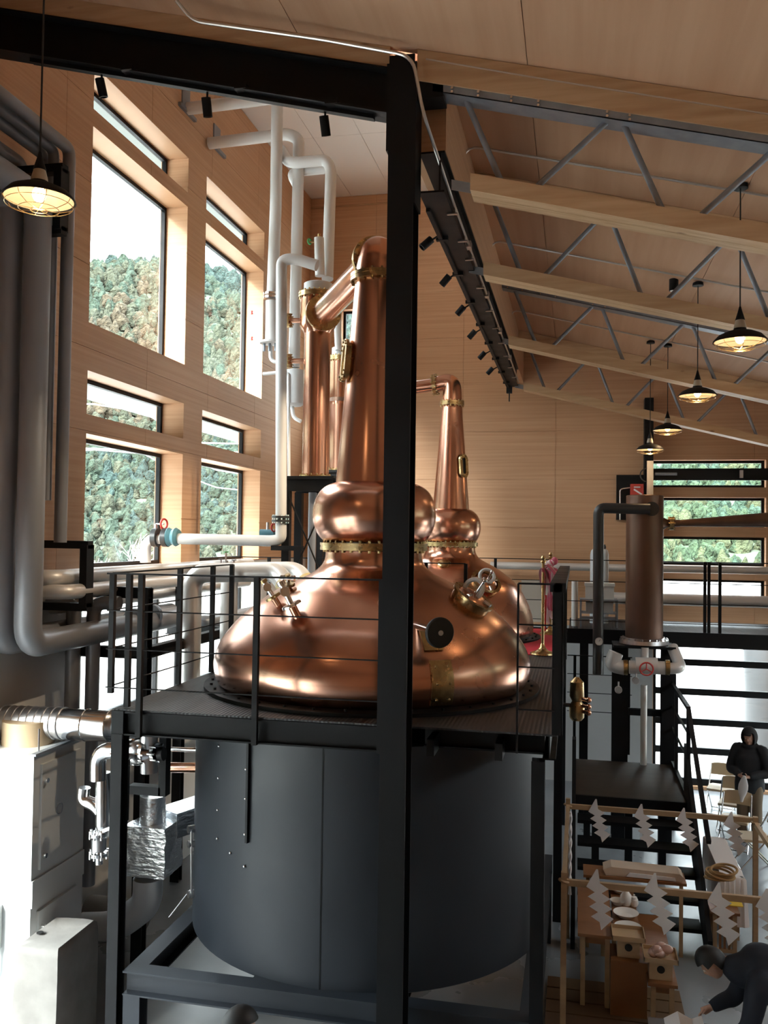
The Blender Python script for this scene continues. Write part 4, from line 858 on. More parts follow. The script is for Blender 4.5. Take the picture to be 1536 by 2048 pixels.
# stone-grey canvas covered box
q = onZ(112, 1905, 1.1); t = thing('covered_box', (q.x, q.y+.4, 0), 'box wrapped in beige canvas cover on the floor at lower left', 'box')
cv = MB(); nx, ny = 8, 10; x0, x1 = onZ(18, 1902, 1.1).x, onZ(114, 1906, 1.1).x; y0_ = q.y; y1_ = onZ(198, 1840, 1.1).y
def skin(u, v, zz): return V(x0+(x1-x0)*u, y0_+(y1_-y0_)*v, zz)
rnd = random.Random(4); cols_ = [(0,0),(1,0),(1,1),(0,1)]; ring_n = 40; rings = []
for zz, sc_ in ((0, 1.04), (.25, 1.03), (.55, 1.0), (.85, .99), (1.04, .985), (1.09, .96), (1.11, .88), (1.10, .45), (1.105, .05)):
    rg = []
    for k in range(ring_n):
        u = k/ring_n*4; s_ = int(u); f = u-s_; p0, p1 = cols_[s_], cols_[(s_+1) % 4]; uu, vv = p0[0]+(p1[0]-p0[0])*f, p0[1]+(p1[1]-p0[1])*f
        uu, vv = .5+(uu-.5)*sc_, .5+(vv-.5)*sc_; p_ = skin(uu, vv, zz); w_ = .02*noise.noise(V(p_.x*4, p_.y*4, zz*2)); rg.append(p_+V(w_, w_, w_*.8))
    rings.append(rg)
cv.sweep(rings); cv.build('cover', CANVAS, t, True, 55); m_ = MB(); q = onZ(80, 1866, 1.112); m_.cyl(q, q+V(0,0,.008), .03, n=16); m_.build('eyelet', RUBBER, t)
# foil wrapped duct and painted elbow behind the platform leg
yf = 8.55
A, B = onY(250, 1652, yf), onY(328, 1760, yf); t = thing('foil_duct', (A.x, yf, B.z), 'crinkled silver foil-wrapped duct box behind the left platform post', 'duct')
fb = MB(); rings = []
for k in range(9):
    z = B.z + (A.z-B.z)*k/8; rg = []
    for j in range(28):
        u = j/28*4; s_ = int(u); f = u-s_; p0, p1 = cols_[s_], cols_[(s_+1) % 4]; x = A.x+(B.x-A.x)*(p0[0]+(p1[0]-p0[0])*f); y = yf+.42*(p0[1]+(p1[1]-p0[1])*f); w_ = .018*noise.noise(V(x*9, y*9, z*9)); rg.append(V(x+w_, y+w_, z))
    rings.append(rg)
fb.sweep(rings); fb.build('foil_box', FOIL, t, True, 25)
q = onY(305, 1640, yf+.2); MB().cyl(V(q.x, q.y, A.z-.02), V(q.x, q.y, onY(305, 1590, yf+.2).z), .135, n=32).build('foil_collar', FOIL, t)
q2 = onY(395, 1605, yf+.5); MB().bar(V(q.x+.1, q.y+.15, A.z-.05), V(q2.x+.25, q2.y+.8, A.z+.0), .34, .26).build('foil_branch', FOIL, t, False)
q = onY(296, 1765, yf+.2); wpipe('duct_elbow', [V(q.x, q.y, q.z+.05), V(q.x, q.y, q.z-.22), V(q.x-.35, q.y, q.z-.50), V(q.x-.75, q.y, q.z-.55)], .155, 'fat pale grey painted duct elbow below the foil box', GREENGREY, .25, 'duct')
q = onY(185, 1820, 9.3); wpipe('drain_duct', [V(q.x-.05, q.y, q.z), V(q.x+.65, q.y, q.z)], .16, 'fat brown-grey pipe stub beyond the air unit', mat('brown_grey', (.24,.22,.20), .6), cat='duct')
# stainless valve train in front
yv = 7.35
t = thing('valve_train', onY(250, 1505, yv), 'bright stainless pipe elbow with bolted valves beneath the platform edge', 'valve')
MB().pipe(P_(yv, (196, 1560), (196, 1502), (262, 1500)), .072, .13, 24, 8).build('elbow', CHROME, t)
for px in (242, 262, 292, 312): q = onY(px, 1504, yv); flange(t, q, (1, -.12, .02), .115 if px < 300 else .085, .016, 8, 'flange', CHROME, br=.012)
MB().lathe([(.06,-.14),(.10,-.06),(.115,0),(.10,.06),(.06,.14)], onY(277, 1505, yv), (1,-.12,.02), 26).build('valve_body', STEEL, t)
q = onY(298, 1480, yv); MB().lathe([(.06,-.12),(.075,-.02),(.08,.08)], q, n=24).build('upper_neck', STEEL, t); MB().cyl(onY(298, 1545, yv), onY(298, 1508, yv), .075, n=24).build('lower_neck', STEEL, t)
MB().cyl(onY(318, 1508, yv), onY(328, 1508, yv), .06, n=18).build('end_nut', BLKPIPE, t)
a_, b_ = onY(254, 1515, yv-.16), onY(251, 1640, yv-.16); MB().bar(a_, b_, .05, .02, (0,1,0)).build('lever', BLACK, t, False); MB().cyl(a_+V(0,-.03,0), a_+V(0,.12,0), .03, n=12).build('lever_hub', CHROME, t)
t = thing('strainer_pipe', onY(196, 1600, yv+.1), 'upright stainless pipe with side branch and bolted valve left of the platform post', 'pipe')
MB().cyl(onY(206, 1650, yv+.1), onY(206, 1545, yv+.1), .068, n=26).build('body', CHROME, t); MB().pipe(P_(yv+.1, (206, 1630), (190, 1610), (165, 1600), (168, 1575)), .058, .07, 20, 6).build('side_branch', CHROME, t)
MB().lathe([(.068, 0), (.03, -.12)], onY(206, 1650, yv+.1), n=22).build('reducer', CHROME, t)
for py in (1668, 1708): flange(t, onY(198, py, yv+.1), (0,0,1), .085, .014, 8, 'flange', CHROME, br=.011)
MB().lathe([(.04,-.07),(.068,-.05),(.068,.05),(.04,.07)], onY(198, 1688, yv+.1), n=22).build('valve_body', STEEL, t)
MB().cyl(onY(198, 1728, yv+.1), onY(198, 1660, yv+.1), .035, n=16).build('valve_stem', CHROME, t); MB().bar(onY(205, 1662, yv), onY(224, 1655, yv), .02, .03).build('lever', STEEL, t, False)
for k in range(2): pass
t = thing('support_bracket', onY(300, 1570, 7.6), 'black steel yoke bracket under the stainless valve train', 'bracket')
m_ = MB(); a_, b_ = onY(262, 1568, 7.6), onY(325, 1590, 7.6); m_.box(a_.x, b_.x, 7.55, 7.65, b_.z, a_.z); m_.build('cross_bar', BLACK, t, False)
m_ = MB(); a_ = onY(325, 1470, 7.6); m_.box(b_.x-.02, b_.x+.05, 7.55, 7.65, b_.z, a_.z+.05); m_.build('upright', BLACK, t, False)
wpipe('copper_pipe', P_(8.3, (335, 1535), (410, 1535)), .05, 'short horizontal copper pipe entering the furnace drum', COPPER2)
wpipe('steel_tube', P_(8.2, (335, 1498), (410, 1500)), .022, 'thin bright tube above the short copper pipe', CHROME)
t = thing('sight_gauge', onY(385, 1720, 7.9), 'small upright gauge glass on the left of the furnace drum', 'gauge')
for py in (1660, 1690, 1790): q = onY(386, py, 7.9); MB().cyl(q-V(.05,0,0), q+V(.10,.15,0), .035, n=12).build('fitting', STEEL, t)
MB().cyl(onY(383, 1795, 7.9), onY(383, 1660, 7.9), .012, n=8).build('glass_tube', STEEL, t)
m_ = MB(); a_, b_ = onY(340, 1832, 8.1), onY(388, 1770, 8.1); m_.bar(a_, b_, .06, .004); tag(m_.build('paper_strip', PAPER, None, False), 'loose white strip slanting beside the painted duct elbow', 'strip')
# ------------------------------------------------------------------ back walkway and wall services
m_ = MB(); m_.box(XL+.01, 1.44, YB-.012, YB, 0, 2.98); struct(m_.build('wall_back_lower', mat('grey_plaster', (.36,.36,.36), .7), None, False))
bw = thing('back_walkway', (3, 16.2, 0), 'dark steel walkway along the back wall at platform height', 'walkway')
for i in range(5):
    m_ = MB(); m_.box(-.1+1.4*i, 1.296+1.4*i, 15.1, 17.3, 3.135, 3.15); m_.build('deck_plate', DECK, bw, False)
m_ = MB(); m_.box(-1.3, 6.9, 15.06, 15.10, 2.93, 3.17); m_.build('fascia', BLACK, bw, False)
for x in (.15, 1.55): hbeam(MB(), (x, 15.35, 0), (x, 15.35, 3.13), .14, .14, up=(0,1,0)).build('post', BLACK, bw, False)
rx = [onY(px, 1120, 15.15).x for px in (991, 1256, 1410, 1418, 1440)]
t = rail('walkway_rail', 'black guard rail along the back walkway before the slot windows', [(x, 15.15) for x in rx] + [(6.8, 15.15)], [((rx[0]-.4, 15.15), (6.85, 15.15))], wires=(3.95, 3.62, 3.3))
for k, (py, r_) in enumerate(((1137, .07), (1198, .11))):
    q = onY(1300, py, 17.2); wpipe('silver_pipe', [V(-1.6 if k == 0 else .3, 17.2, q.z), V(6.9, 17.2, q.z)], r_, ['slimmer upper', 'fatter lower'][k] + ' silver pipe along the back wall behind the walkway rail', SILVERPIPE)
q = onY(1297, 930, 17.4); m_ = MB(); m_.box(q.x-.08, q.x+.08, 17.3, 17.58, 3.15, onY(1297, 797, 17.4).z); tag(m_.build('wall_post', BLACK, None, False), 'black steel post on the back wall beside the slot windows', 'post')
a_, b_ = onY(1308, 938, 17.0), onY(1536, 960, 17.0); t = thing('crane_beam', (2, 17, b_.z), 'black crane beam crossing in front of the uppermost slot window', 'beam')
hbeam(MB(), (a_.x-.1, 17.0, (a_.z+b_.z)/2), (6.9, 17.0, (a_.z+b_.z)/2), .12, .21).build('beam', BLACK, t, False); m_ = MB(); q = onY(1483, 948, 16.9); m_.box(q.x-.03, q.x+.03, 16.9, 16.94, q.z-.07, q.z+.07); m_.build('end_stop', STEEL, t, False)
MB().cyl(onY(1310, 948, 16.9), onY(1354, 948, 16.9), .03, n=10).build('damper', GALV, t)
t = thing('hoist_bracket', onY(1300, 1000, 16.9), 'bare steel bracket plate hanging at the end of the crane beam', 'bracket'); a_, b_ = onY(1296, 922, 16.9), onY(1306, 1000, 16.9); m_ = MB(); m_.box(a_.x-.02, b_.x, 16.85, 16.92, b_.z, a_.z); m_.build('plate', STEEL, t, False); MB().torus(onY(1294, 950, 16.88), (0,1,0), .12, .012, 24, 6).build('cable_loop', BLKPIPE, t)
a_, b_ = onY(1233, 950, 17.5), onY(1290, 1040, 17.5); m_ = MB(); m_.box(a_.x, b_.x, 17.46, 17.58, b_.z, a_.z); tag(m_.build('switch_panel', BLACK, None, False), 'black electrical panel on the back wall behind the brown column', 'panel')
a_, b_ = onY(1261, 968, 17.3), onY(1287, 1000, 17.3); t = thing('red_box', ((a_.x+b_.x)/2, 17.4, b_.z), 'small red alarm box with pale slanting mark on the black panel', 'box'); m_ = MB(); m_.box(a_.x, b_.x, 17.28, 17.455, b_.z, a_.z); m_.build('case', RED, t, False); MB().bar(V(a_.x+.06, 17.272, a_.z-.10), V(b_.x-.03, 17.272, b_.z+.1), .004, .03).build('slanting_mark', PAPER, t, False); MB().bar(V(a_.x+.06, 17.272, a_.z-.06), V(b_.x-.06, 17.272, a_.z-.06), .004, .022).build('lettering_line', PAPER, t, False)
wpipe('thin_conduit', P_(17.4, (1240, 1040), (1240, 978), (1262, 975)), .012, 'thin conduit looping to the red alarm box', CONDUIT, .06)
# ------------------------------------------------------------------ brown column vessel
yt = 14.55
b_, t_ = onY(1288, 1285, yt), onY(1288, 992, yt); TX = b_.x
tk = thing('brown_column', (TX, yt, b_.z), 'tall brown metal column vessel standing right of the platform', 'vessel')
MB().lathe([(.285, b_.z), (.285, t_.z), (.27, t_.z+.01), (.0, t_.z+.012)], (TX, yt, 0), n=48).build('shell', BROWNCU, tk)
MB().lathe([(.288, onY(1288, 1113, yt).z-.006), (.288, onY(1288, 1113, yt).z+.006)], (TX, yt, 0), n=48).build('seam', BROWNCU, tk)
fl = MB().lathe([(.29, b_.z+.08), (.37, b_.z+.05), (.38, b_.z-.01), (.29, b_.z-.02)], (TX, yt, 0), n=48).build('base_skirt', STEEL, tk); tag(MB().bolts((TX, yt, b_.z+.04), (0,0,1), .345, 20, .018, .04).build('bolts', STEEL, fl), kind='stuff')
q = onY(1303, 1018, yt-.27); MB().cyl(q+V(0,.1,0), q+V(0,-.06,0), .11, n=28).build('nozzle_flange', BLKPIPE, tk)
f_ = onY(1322, 1047, yt); MB().lathe([(.13, 0), (.06, .12), (.055, .3)], f_-V(.02,0,0), (1,0,.02), 24).build('outlet_cone', BROWNCU, tk); q = onY(1343, 1047, yt); flange(tk, q, (1,0,0), .10, .03, 8, 'outlet_flange', BRASS, br=.012)
e_ = onY(1575, 1038, yt); MB().cyl(q, e_, .045, .125, 24).build('outlet_arm', BROWNCU, tk)
wpipe('black_pipe', [onY(1300, 1018, yt-.36), onY(1197, 1016, yt-.36), onY(1196, 1348, yt-.36)], .082, 'black pipe leaving the brown column and dropping straight down', BLKPIPE, .11)
q = onY(1198, 1283, yt-.47); t = thing('dial_gauge', q, 'small white round dial on the black drop pipe', 'gauge'); MB().cyl(q, q+V(0,.05,0), .06, n=22).build('case', STEEL, t); MB().cyl(q-V(0,.004,0), q, .052, n=22).build('face', PLASTIC, t); MB().bar(q-V(0,.006,0), q+V(.02,-.006,.035), .004, .006).build('needle', RUBBER, t, False)
st = thing('column_stand', (TX, yt, 0), 'black steel posts and beams under the brown column', 'stand')
for px in (1240, 1333): q = onY(px, 1300, yt); hbeam(MB(), (q.x, yt, 0), (q.x, yt, b_.z-.03), .24 if px < 1300 else .16, .22, up=(0,1,0)).build('post', BLACK, st, False)
m_ = MB(); m_.box(onY(1225, 1295, yt).x, onY(1347, 1295, yt).x, yt-.35, yt+.3, b_.z-.06, b_.z-.02); m_.build('top_frame', BLACK, st, False)
m_ = MB(); q = onY(1300, 1425, yt); m_.box(onY(1256, 1425, yt).x, onY(1335, 1425, yt).x, yt-.05, yt+.05, q.z-.05, q.z+.05); m_.build('cross_bar', BLACK, st, False)
yv = 14.0
t = thing('valve_assembly', onY(1290, 1336, yv), 'silver lagged valve run with red wheel below the brown column', 'valve')
MB().pipe(P_(yv, (1232, 1305), (1222, 1330), (1250, 1336)), .11, .14, 22, 7).build('left_elbow', SILVERPIPE, t); MB().cyl(onY(1258, 1334, yv), onY(1330, 1336, yv), .10, n=26).build('valve_jacket', SILVERPIPE, t); MB().cyl(onY(1271, 1331, yv), onY(1315, 1332, yv), .125, n=26).build('bonnet_jacket', SILVERPIPE, t)
MB().pipe([onY(1338, 1337, yv), onY(1362, 1336, yv), onY(1345, 1295, yv+.35)], .085, .1, 20, 7).build('right_elbow', SILVERPIPE, t)
for px in (1251, 1335): q = onY(px, 1335, yv); MB().cyl(q-V(.03,0,0), q+V(.03,0,0), .115, n=22).build('strap_flange', BRASS, t)
q = onY(1293, 1338, yv-.22); w_ = MB(); w_.torus(q, (0,1,.1), .095, .012, 28, 8); w_.build('red_wheel', RED, t)
for a in (90, 210, 330): MB().cyl(q, q+V(.095*math.cos(math.radians(a)), 0, .095*math.sin(math.radians(a))), .008, n=6).build('wheel_spoke', RED, t)
MB().cyl(q, q+V(0,.2,0), .014, n=8).build('spindle', STEEL, t)
wpipe('pale_pipe', [onY(1288, 1370, yv+.3), V(onY(1288, 1370, yv+.3).x, yv+.3, .0)], .05, 'pale upright pipe dropping from the valve run to the floor', SILVERPIPE); wpipe('pale_pipe', P_(yv+.2, (1290, 1295), (1290, 1328)), .055, 'short pale pipe between the brown column and the valve run', SILVERPIPE)
for k, (px, py) in enumerate(((1272, 1362), (1237, 1380))): q = onY(px, py, yv-.1); t = thing('dial_gauge', q, ['upper', 'lower'][k] + ' of two small dial gauges beneath the silver valve run', 'gauge'); MB().cyl(q, q+V(0,.05,0), .055, n=20).build('case', STEEL, t); MB().cyl(q-V(0,.004,0), q, .046, n=20).build('face', mat('dial_grey', (.35,.35,.35), .3), t); MB().cyl(q+V(0,.03,0), q+V(0,.03,.12), .012, n=8).build('stem', STEEL, t)
# ------------------------------------------------------------------ items on the platform and walkway
m_ = MB(); m_.box(-1.25, -.19, 11.6, 14.93, 3.15, 3.162); tag(m_.build('red_carpet', CARPET, None, False), 'bright red carpet strip on the platform beside the smaller still', 'carpet')
def stanchion(px, py, tx, ty, label):
    q = onZ(px, py, 3.162); h = onY(tx, ty, q.y).z - 3.162; t = thing('brass_stanchion', q, label, 'stanchion', 'brass rope stanchions')
    MB().lathe([(.16, 0), (.155, .02), (.07, .05), (.035, .09), (.022, .14)], q, n=32).build('base', BRASS, t); MB().cyl(q+V(0,0,.12), q+V(0,0,h-.06), .02, n=14).build('pole', BRASS, t); MB().lathe([(.03, h-.08), (.035, h-.06), (.018, h-.045), (.034, h-.015), (.02, h+.015), (0, h+.018)], q, n=18).build('finial', BRASS, t); return q, h
q1_, h1_ = stanchion(1085, 1308, 1083, 1114, 'nearer brass stanchion standing on the front of the red carpet'); q2_, h2_ = stanchion(1100, 1268, 1102, 1107, 'farther brass stanchion at the back of the red carpet')
PINK = mat('pink_ribbon', (.70,.16,.25), .6); PALEP = mat('pale_pink_ribbon', (.80,.62,.64), .6)
t = thing('ribbon_bundle', q1_+V(0,0,h1_-.1), 'tangled pink and white ceremonial ribbons draped on the stanchions', 'ribbon'); rnd = random.Random(2)
for k in range(18):
    a_ = q1_ + V(rnd.uniform(-.02,.10), -.02+rnd.uniform(-.05,.05), h1_-.09-rnd.uniform(0,.06)); e_ = a_ + V(rnd.uniform(-.02,.16), rnd.uniform(-.05,.3), -rnd.uniform(.28,.75)); mid = (a_+e_)/2 + V(rnd.uniform(-.04,.08), rnd.uniform(-.05,.05), .08)
    MB().chain([a_, mid, e_, e_+V(.02,0,-.1)], [(.016,.006),(.024,.008),(.022,.007),(.012,.005)], 7, 5).build('ribbon_strand', PINK if k % 2 else PALEP, t)
for k in range(6):
    a_ = onY(1094+3*k, 1132-2*k, 12.6); MB().ball(a_, .05, 9, 6, (1, .8, rnd.uniform(.8, 1.4))).build('ribbon_bow', PINK if k % 2 else PALEP, t)
MB().bar(onY(1091, 1190, 12.0), onY(1089, 1262, 12.0), .035, .01, (0,1,0)).build('red_tail', RED, t, False)
def bbox(name, x0, y0_, x1, y1_, Y, dep, m, label, cat='box', z0_=None):
    a_, b_ = onY(x0, y0_, Y), onY(x1, y1_, Y); m_ = MB(); m_.box(a_.x, b_.x, Y, Y+dep, z0_ if z0_ is not None else b_.z, a_.z); o = m_.build(name, m, None, False); return tag(o, label, cat)
bbox('storage_board', 1043, 1160, 1104, 1244, 16.2, .05, mat('beige_board', (.50,.44,.37), .7), 'beige board standing on the walkway behind the stanchions', 'board', 3.15)
zb2 = onY(1200, 1196, 15.6).z
t = thing('storage_rack', onY(1200, 1250, 15.6), 'low grey rack with slatted shelves on the walkway', 'rack'); a_, b_ = onY(1160, 1198, 15.6), onY(1236, 1250, 15.6)
for zz in (b_.z+.10, (a_.z+3.17)/2, a_.z): m_ = MB(); m_.box(a_.x, b_.x, 15.6, 16.0, zz-.02, zz); m_.build('shelf', GALV, t, False)
for x in (a_.x+.015, b_.x-.015):
    for y in (15.615, 15.985): m_ = MB(); m_.box(x-.015, x+.015, y-.015, y+.015, 3.15, a_.z); m_.build('leg', GALV, t, False)
m_ = MB(); m_.box(a_.x+.1, b_.x-.08, 15.65, 15.95, (a_.z+3.17)/2, a_.z-.05); tag(m_.build('grey_carton', mat('grey_card', (.42,.42,.41), .8), None, False), 'grey carton stored on the low rack shelf', 'box')
t = thing('cool_box', onY(1200, 1196, 15.65), 'white plastic cool box resting on the low grey rack', 'box'); a2, b2 = onY(1171, 1166, 15.65), onY(1228, 1194, 15.65); m_ = MB(); m_.box(a2.x, b2.x, 15.65, 15.95, a_.z, a2.z-.05); m_.build('tub', PLASTIC, t, False); m_ = MB(); m_.box(a2.x-.015, b2.x+.015, 15.64, 15.96, a2.z-.05, a2.z); m_.build('lid', PLASTIC, t, False)
for k, px in enumerate((1188, 1208)):
    b3, t3 = onY(px, 1245, 16.4), onY(px, 1098, 16.4); t = thing('gas_cylinder', (b3.x, 16.4, 3.15), ['left', 'right'][k] + ' of two pale grey gas cylinders behind the rack', 'cylinder'); R = .075
    MB().lathe([(R, 3.15), (R, t3.z-.10), (R*.8, t3.z-.03), (R*.4, t3.z)], (b3.x, 16.4, 0), n=24).build('body', mat('cylinder_grey%d' % k, (.50,.53,.56), .35), t); MB().lathe([(.02, t3.z), (.03, t3.z+.03), (.015, t3.z+.08)], (b3.x, 16.4, 0), n=12).build('valve', BLKPIPE, t)
b3, t3 = onY(1149, 1246, 15.7), onY(1149, 1162, 15.7); tag(MB().lathe([(.0, 3.152), (.055, 3.152), (.055, t3.z), (.04, t3.z+.004), (.04, t3.z-.03), (0, t3.z-.03)], (b3.x, 15.7, 0), n=24).build('paper_roll', PLASTIC), 'white roll standing upright left of the grey rack', 'roll')
# brass spirit safe at the edge of the platform
q = onY(1142, 1395, 9.6); t = thing('spirit_safe', (q.x+.05, 9.6, 2.55), 'golden brass and copper fittings cluster beside the platform edge', 'fittings')
MB().lathe([(.05, 0), (.075, .03), (.08, .15), (.05, .2), (.075, .25), (.07, .40), (.02, .45)], (q.x+.06, 9.6, onY(1142, 1440, 9.6).z), n=24).build('body', BRASS, t); z_ = onY(1142, 1420, 9.6).z
for dz in (0, .06, .13): MB().cyl((q.x+.12, 9.55, z_+dz), (q.x+.17, 9.5, z_+dz), .02, n=10).build('tap', COPPER2, t); MB().ball((q.x+.18, 9.5, z_+dz), .03, 10, 7).build('tap_knob', COPPER2, t)
MB().cyl((-.16, 9.6, z_+.05), (q.x+.06, 9.6, z_+.05), .02, n=10).build('wall_arm', BLKPIPE, t)
# ------------------------------------------------------------------ stair and landing
ld = thing('stair_landing', (.75, 13, 0), 'dark brown stair landing with steps and black side panel', 'stairs')
m_ = MB(); m_.box(.02, 1.45, 12.4, 14.4, 1.14, 1.20); m_.build('landing_board', DARKWOOD, ld, False)
m_ = MB(); m_.box(.02, 1.45, 12.38, 12.42, 1.02, 1.20); m_.build('landing_edge', BLACK, ld, False)
for k in range(5):
    z = 1.0-.2*k; y = 12.12-.28*k; m_ = MB(); m_.box(.05, 1.45, y-.16, y+.14, z-.045, z); m_.build('tread', DARKWOOD if k > 9 else BLACK, ld, False)
for x in (0, 1.48): m_ = MB(); m_.prism([(14.4, 1.0), (12.45, 1.0), (10.75, -.0), (10.45, .0), (10.45, .25), (12.3, 1.55), (12.55, 1.9), (12.75, 1.9), (12.75, 1.26), (14.4, 1.26)], x-.025, x+.025, 'X'); m_.build('stringer', BLACK, ld, False)
for x, y in ((.3, 13.0), (1.2, 13.0), (.75, 13.0), (.2, 14.2), (1.3, 14.2)): m_ = MB(); m_.box(x-.05, x+.05, y-.05, y+.05, 0, 1.14); m_.build('support_post', BLACK, ld, False)
rt, rz = onX(1336, 1364, 1.48), onX(1377, 1416, 1.48)
t = thing('stair_rail', (1.48, 13.5, 1.2), 'black handrail along the right side of the stair landing', 'railing')
for y in (rz.y, (rz.y+rt.y)/2+.1, rt.y): m_ = MB(); m_.box(1.455, 1.505, y-.03, y+.03, 1.2, rz.z); m_.build('post', BLACK, t, False)
for z in (rz.z, rz.z-.34, rz.z-.68): MB().bar((1.48, rz.y-.03, z), (1.48, rt.y+.03, z), .05 if z == rz.z else .025, .05 if z == rz.z else .025).build('rail', BLACK, t, False)
MB().bar((1.48, rz.y, rz.z), (1.48, 10.6, rz.z-1.15), .05, .05).build('sloping_rail', BLACK, t, False)
t = rail('stair_rail', 'thin black guard wires between the platform and the brown column', [(.05, 11.6, 1.9), (.95, 11.6, 1.9)][:0] + [(.0, 14.9), (.85, 14.9)], [((-.12, 14.9), (.9, 14.9))], top=2.75, wires=(2.45, 2.15, 1.85), foot=1.2)
# ------------------------------------------------------------------ ceremonial altar at lower right
ZR = 1.55
pbl, pfl, pbr, pfr = onZ(1136, 1607, ZR), onZ(1128, 1757, ZR), onZ(1511, 1643, ZR), None
pfr = V(pbr.x+.02, pfl.y, ZR)
fr = thing('altar_frame', ((pbl.x+pbr.x)/2, (pbl.y+pfl.y)/2, 0), 'pale timber post-and-rail frame hung with zigzag papers at lower right', 'frame')
for q, h in ((pbl, .06), (pfl, .06), (pbr, .05), (pfr, .06)): m_ = MB(); m_.box(q.x-.026, q.x+.026, q.y-.026, q.y+.026, 0, ZR+h); m_.build('post', TIMBER, fr, False)
for a, b in ((pbl, V(pbr.x, pbl.y, ZR)), (pfl, pfr), (V(pbl.x, pbl.y, ZR), pfl), (pbr, pfr)): MB().bar(V(a.x, a.y, ZR-.03), V(b.x, b.y, ZR-.03), .04, .055).build('rail', TIMBER, fr, False)
for q in (pbl, pfl, pbr): MB().torus((q.x, q.y, ZR-.02), (.2,.1,1), .042, .012, 18, 6).build('lashing', TIMBER, fr)
t = thing('white_rope', pbl, 'twisted white rope hanging beside the left posts of the timber frame', 'rope')
for k in (0, 1): MB().chain([V(pbl.x+.03+.012*math.sin(i*1.9+k*3.1), pbl.y-.25+.012*math.cos(i*1.9+k*3.1), ZR-.02-.085*i) for i in range(12)], [.011]*12, 6, 3).build('rope_strand', PAPER, t)
def shide(px, py, Y, label, s=1.0, flip=1):
    q = onY(px, py, Y); m_ = MB(); w_, h = .125*s, .115*s; t0 = thing('paper_zigzag', V(q.x, Y, q.z), label, 'paper streamer', 'zigzag papers on the altar frame')
    Lp, Rp = [(q.x-.008, q.z+.13*s)], [(q.x+.008, q.z+.13*s)]
    for k in range(9):
        sx = (.030 if k % 2 else -.030)*s + .0105*k*s*flip; z = q.z - .038*k*s
        if k < 8: Lp.append((q.x+sx-w_*.42, z-.012*s)); Rp.append((q.x+sx+w_*.42, z+.022*s))
        else: Lp.append((q.x+sx-w_*.05+.02*s, z-.035*s))
    m_.prism(Lp + Rp[::-1], Y-.0015, Y+.0015)
    m_.build('folded_paper', PAPER, t0, False)
for k, (px, py) in enumerate(((1192, 1622), (1283, 1632), (1368, 1640), (1463, 1648))):
    shide(px, py, pbl.y-.03, ['first', 'second', 'third', 'fourth'][k] + ' zigzag paper from the left on the rear rail of the frame', 1.05, 1)
for k, (px, py) in enumerate(((1194, 1772), (1310, 1780), (1438, 1800), (1534, 1812))):
    shide(px, py, pfl.y-.03, ['first', 'second', 'third', 'fourth'][k] + ' zigzag paper from the left on the front rail of the frame', 1.15, 1 if k else .6)
def table(px, z, label, m=TABLEW, th=.03, leg=.045, slat=False):
    P4 = [onZ(x, y, z) for x, y in px]; x0, x1 = (P4[0].x+P4[3].x)/2, (P4[1].x+P4[2].x)/2; y1_, y0_ = (P4[0].y+P4[1].y)/2, (P4[2].y+P4[3].y)/2
    t = thing('offering_table', ((x0+x1)/2, (y0_+y1_)/2, 0), label, 'table'); m_ = MB(); m_.box(x0, x1, y0_, y1_, z-th, z); m_.build('top', m, t, False)
    for x in (x0+.05, x1-.05):
        for y in (y0_+.05, y1_-.05): m_ = MB(); m_.box(x-leg/2, x+leg/2, y-leg/2, y+leg/2, 0, z-th); m_.build('leg', TIMBER, t, False)
    for y in (y0_+.05, y1_-.05): m_ = MB(); m_.box(x0+.05, x1-.05, y-.012, y+.012, z-th-.07, z-th); m_.build('apron', m, t, False)
    if slat:
        for k in range(5): x = x0+.06+(x1-x0-.12)*k/4; m_ = MB(); m_.box(x-.012, x+.012, y0_+.03, y0_+.05, .08, z-th); m_.build('slat', m, t, False)
        m_ = MB(); m_.box(x0+.04, x1-.04, y0_+.03, y0_+.06, .04, .08); m_.build('slat', TIMBER, t, False)
    return x0, x1, y0_, y1_
TA = table([(1153, 1763), (1218, 1766), (1223, 1872), (1158, 1868)], .78, 'tall bare brown table at the left of the altar')
TB = table([(1222, 1772), (1262, 1774), (1286, 1872), (1226, 1870)], .72, 'narrow brown table carrying the row of white plates')
TC = table([(1284, 1832), (1326, 1828), (1352, 1970), (1285, 1966)], .52, 'low brown table at the front right of the altar')
# offerings
def plate(px, py, z, r, label):
    q = onZ(px, py, z+.05); t = thing('offering_plate', (q.x, q.y, z), label, 'plate', 'white offering plates')
    MB().lathe([(r*.5, z+.012), (r*.55, z+.014), (r*.98, z+.05), (r, z+.05), (r*.6, z+.004), (r*.45, z)], (q.x, q.y, 0), n=36).build('dish', CERAM, t); MB().lathe([(r*.45, z), (r*.45, z+.01)], (q.x, q.y, 0), n=24).build('foot', CERAM, t)
for k, (px, py) in enumerate(((1256, 1852), (1252, 1824), (1236, 1800), (1241, 1776))): plate(px, py, .72, (.135, .13, .085, .11)[k], ['white plate nearest the front of the narrow table', 'second white plate from the front of the narrow table', 'small white saucer left of the white flask', 'farthest white plate, behind the white flask'][k])
q = onZ(1252, 1810, .72); tag(MB().lathe([(.0, 0), (.045, 0), (.065, .05), (.06, .10), (.03, .14), (.022, .18), (.03, .20), (0, .20)], (q.x, q.y, .722), n=26).build('white_flask', CERAM), 'white ceramic sake flask among the offering plates', 'flask')
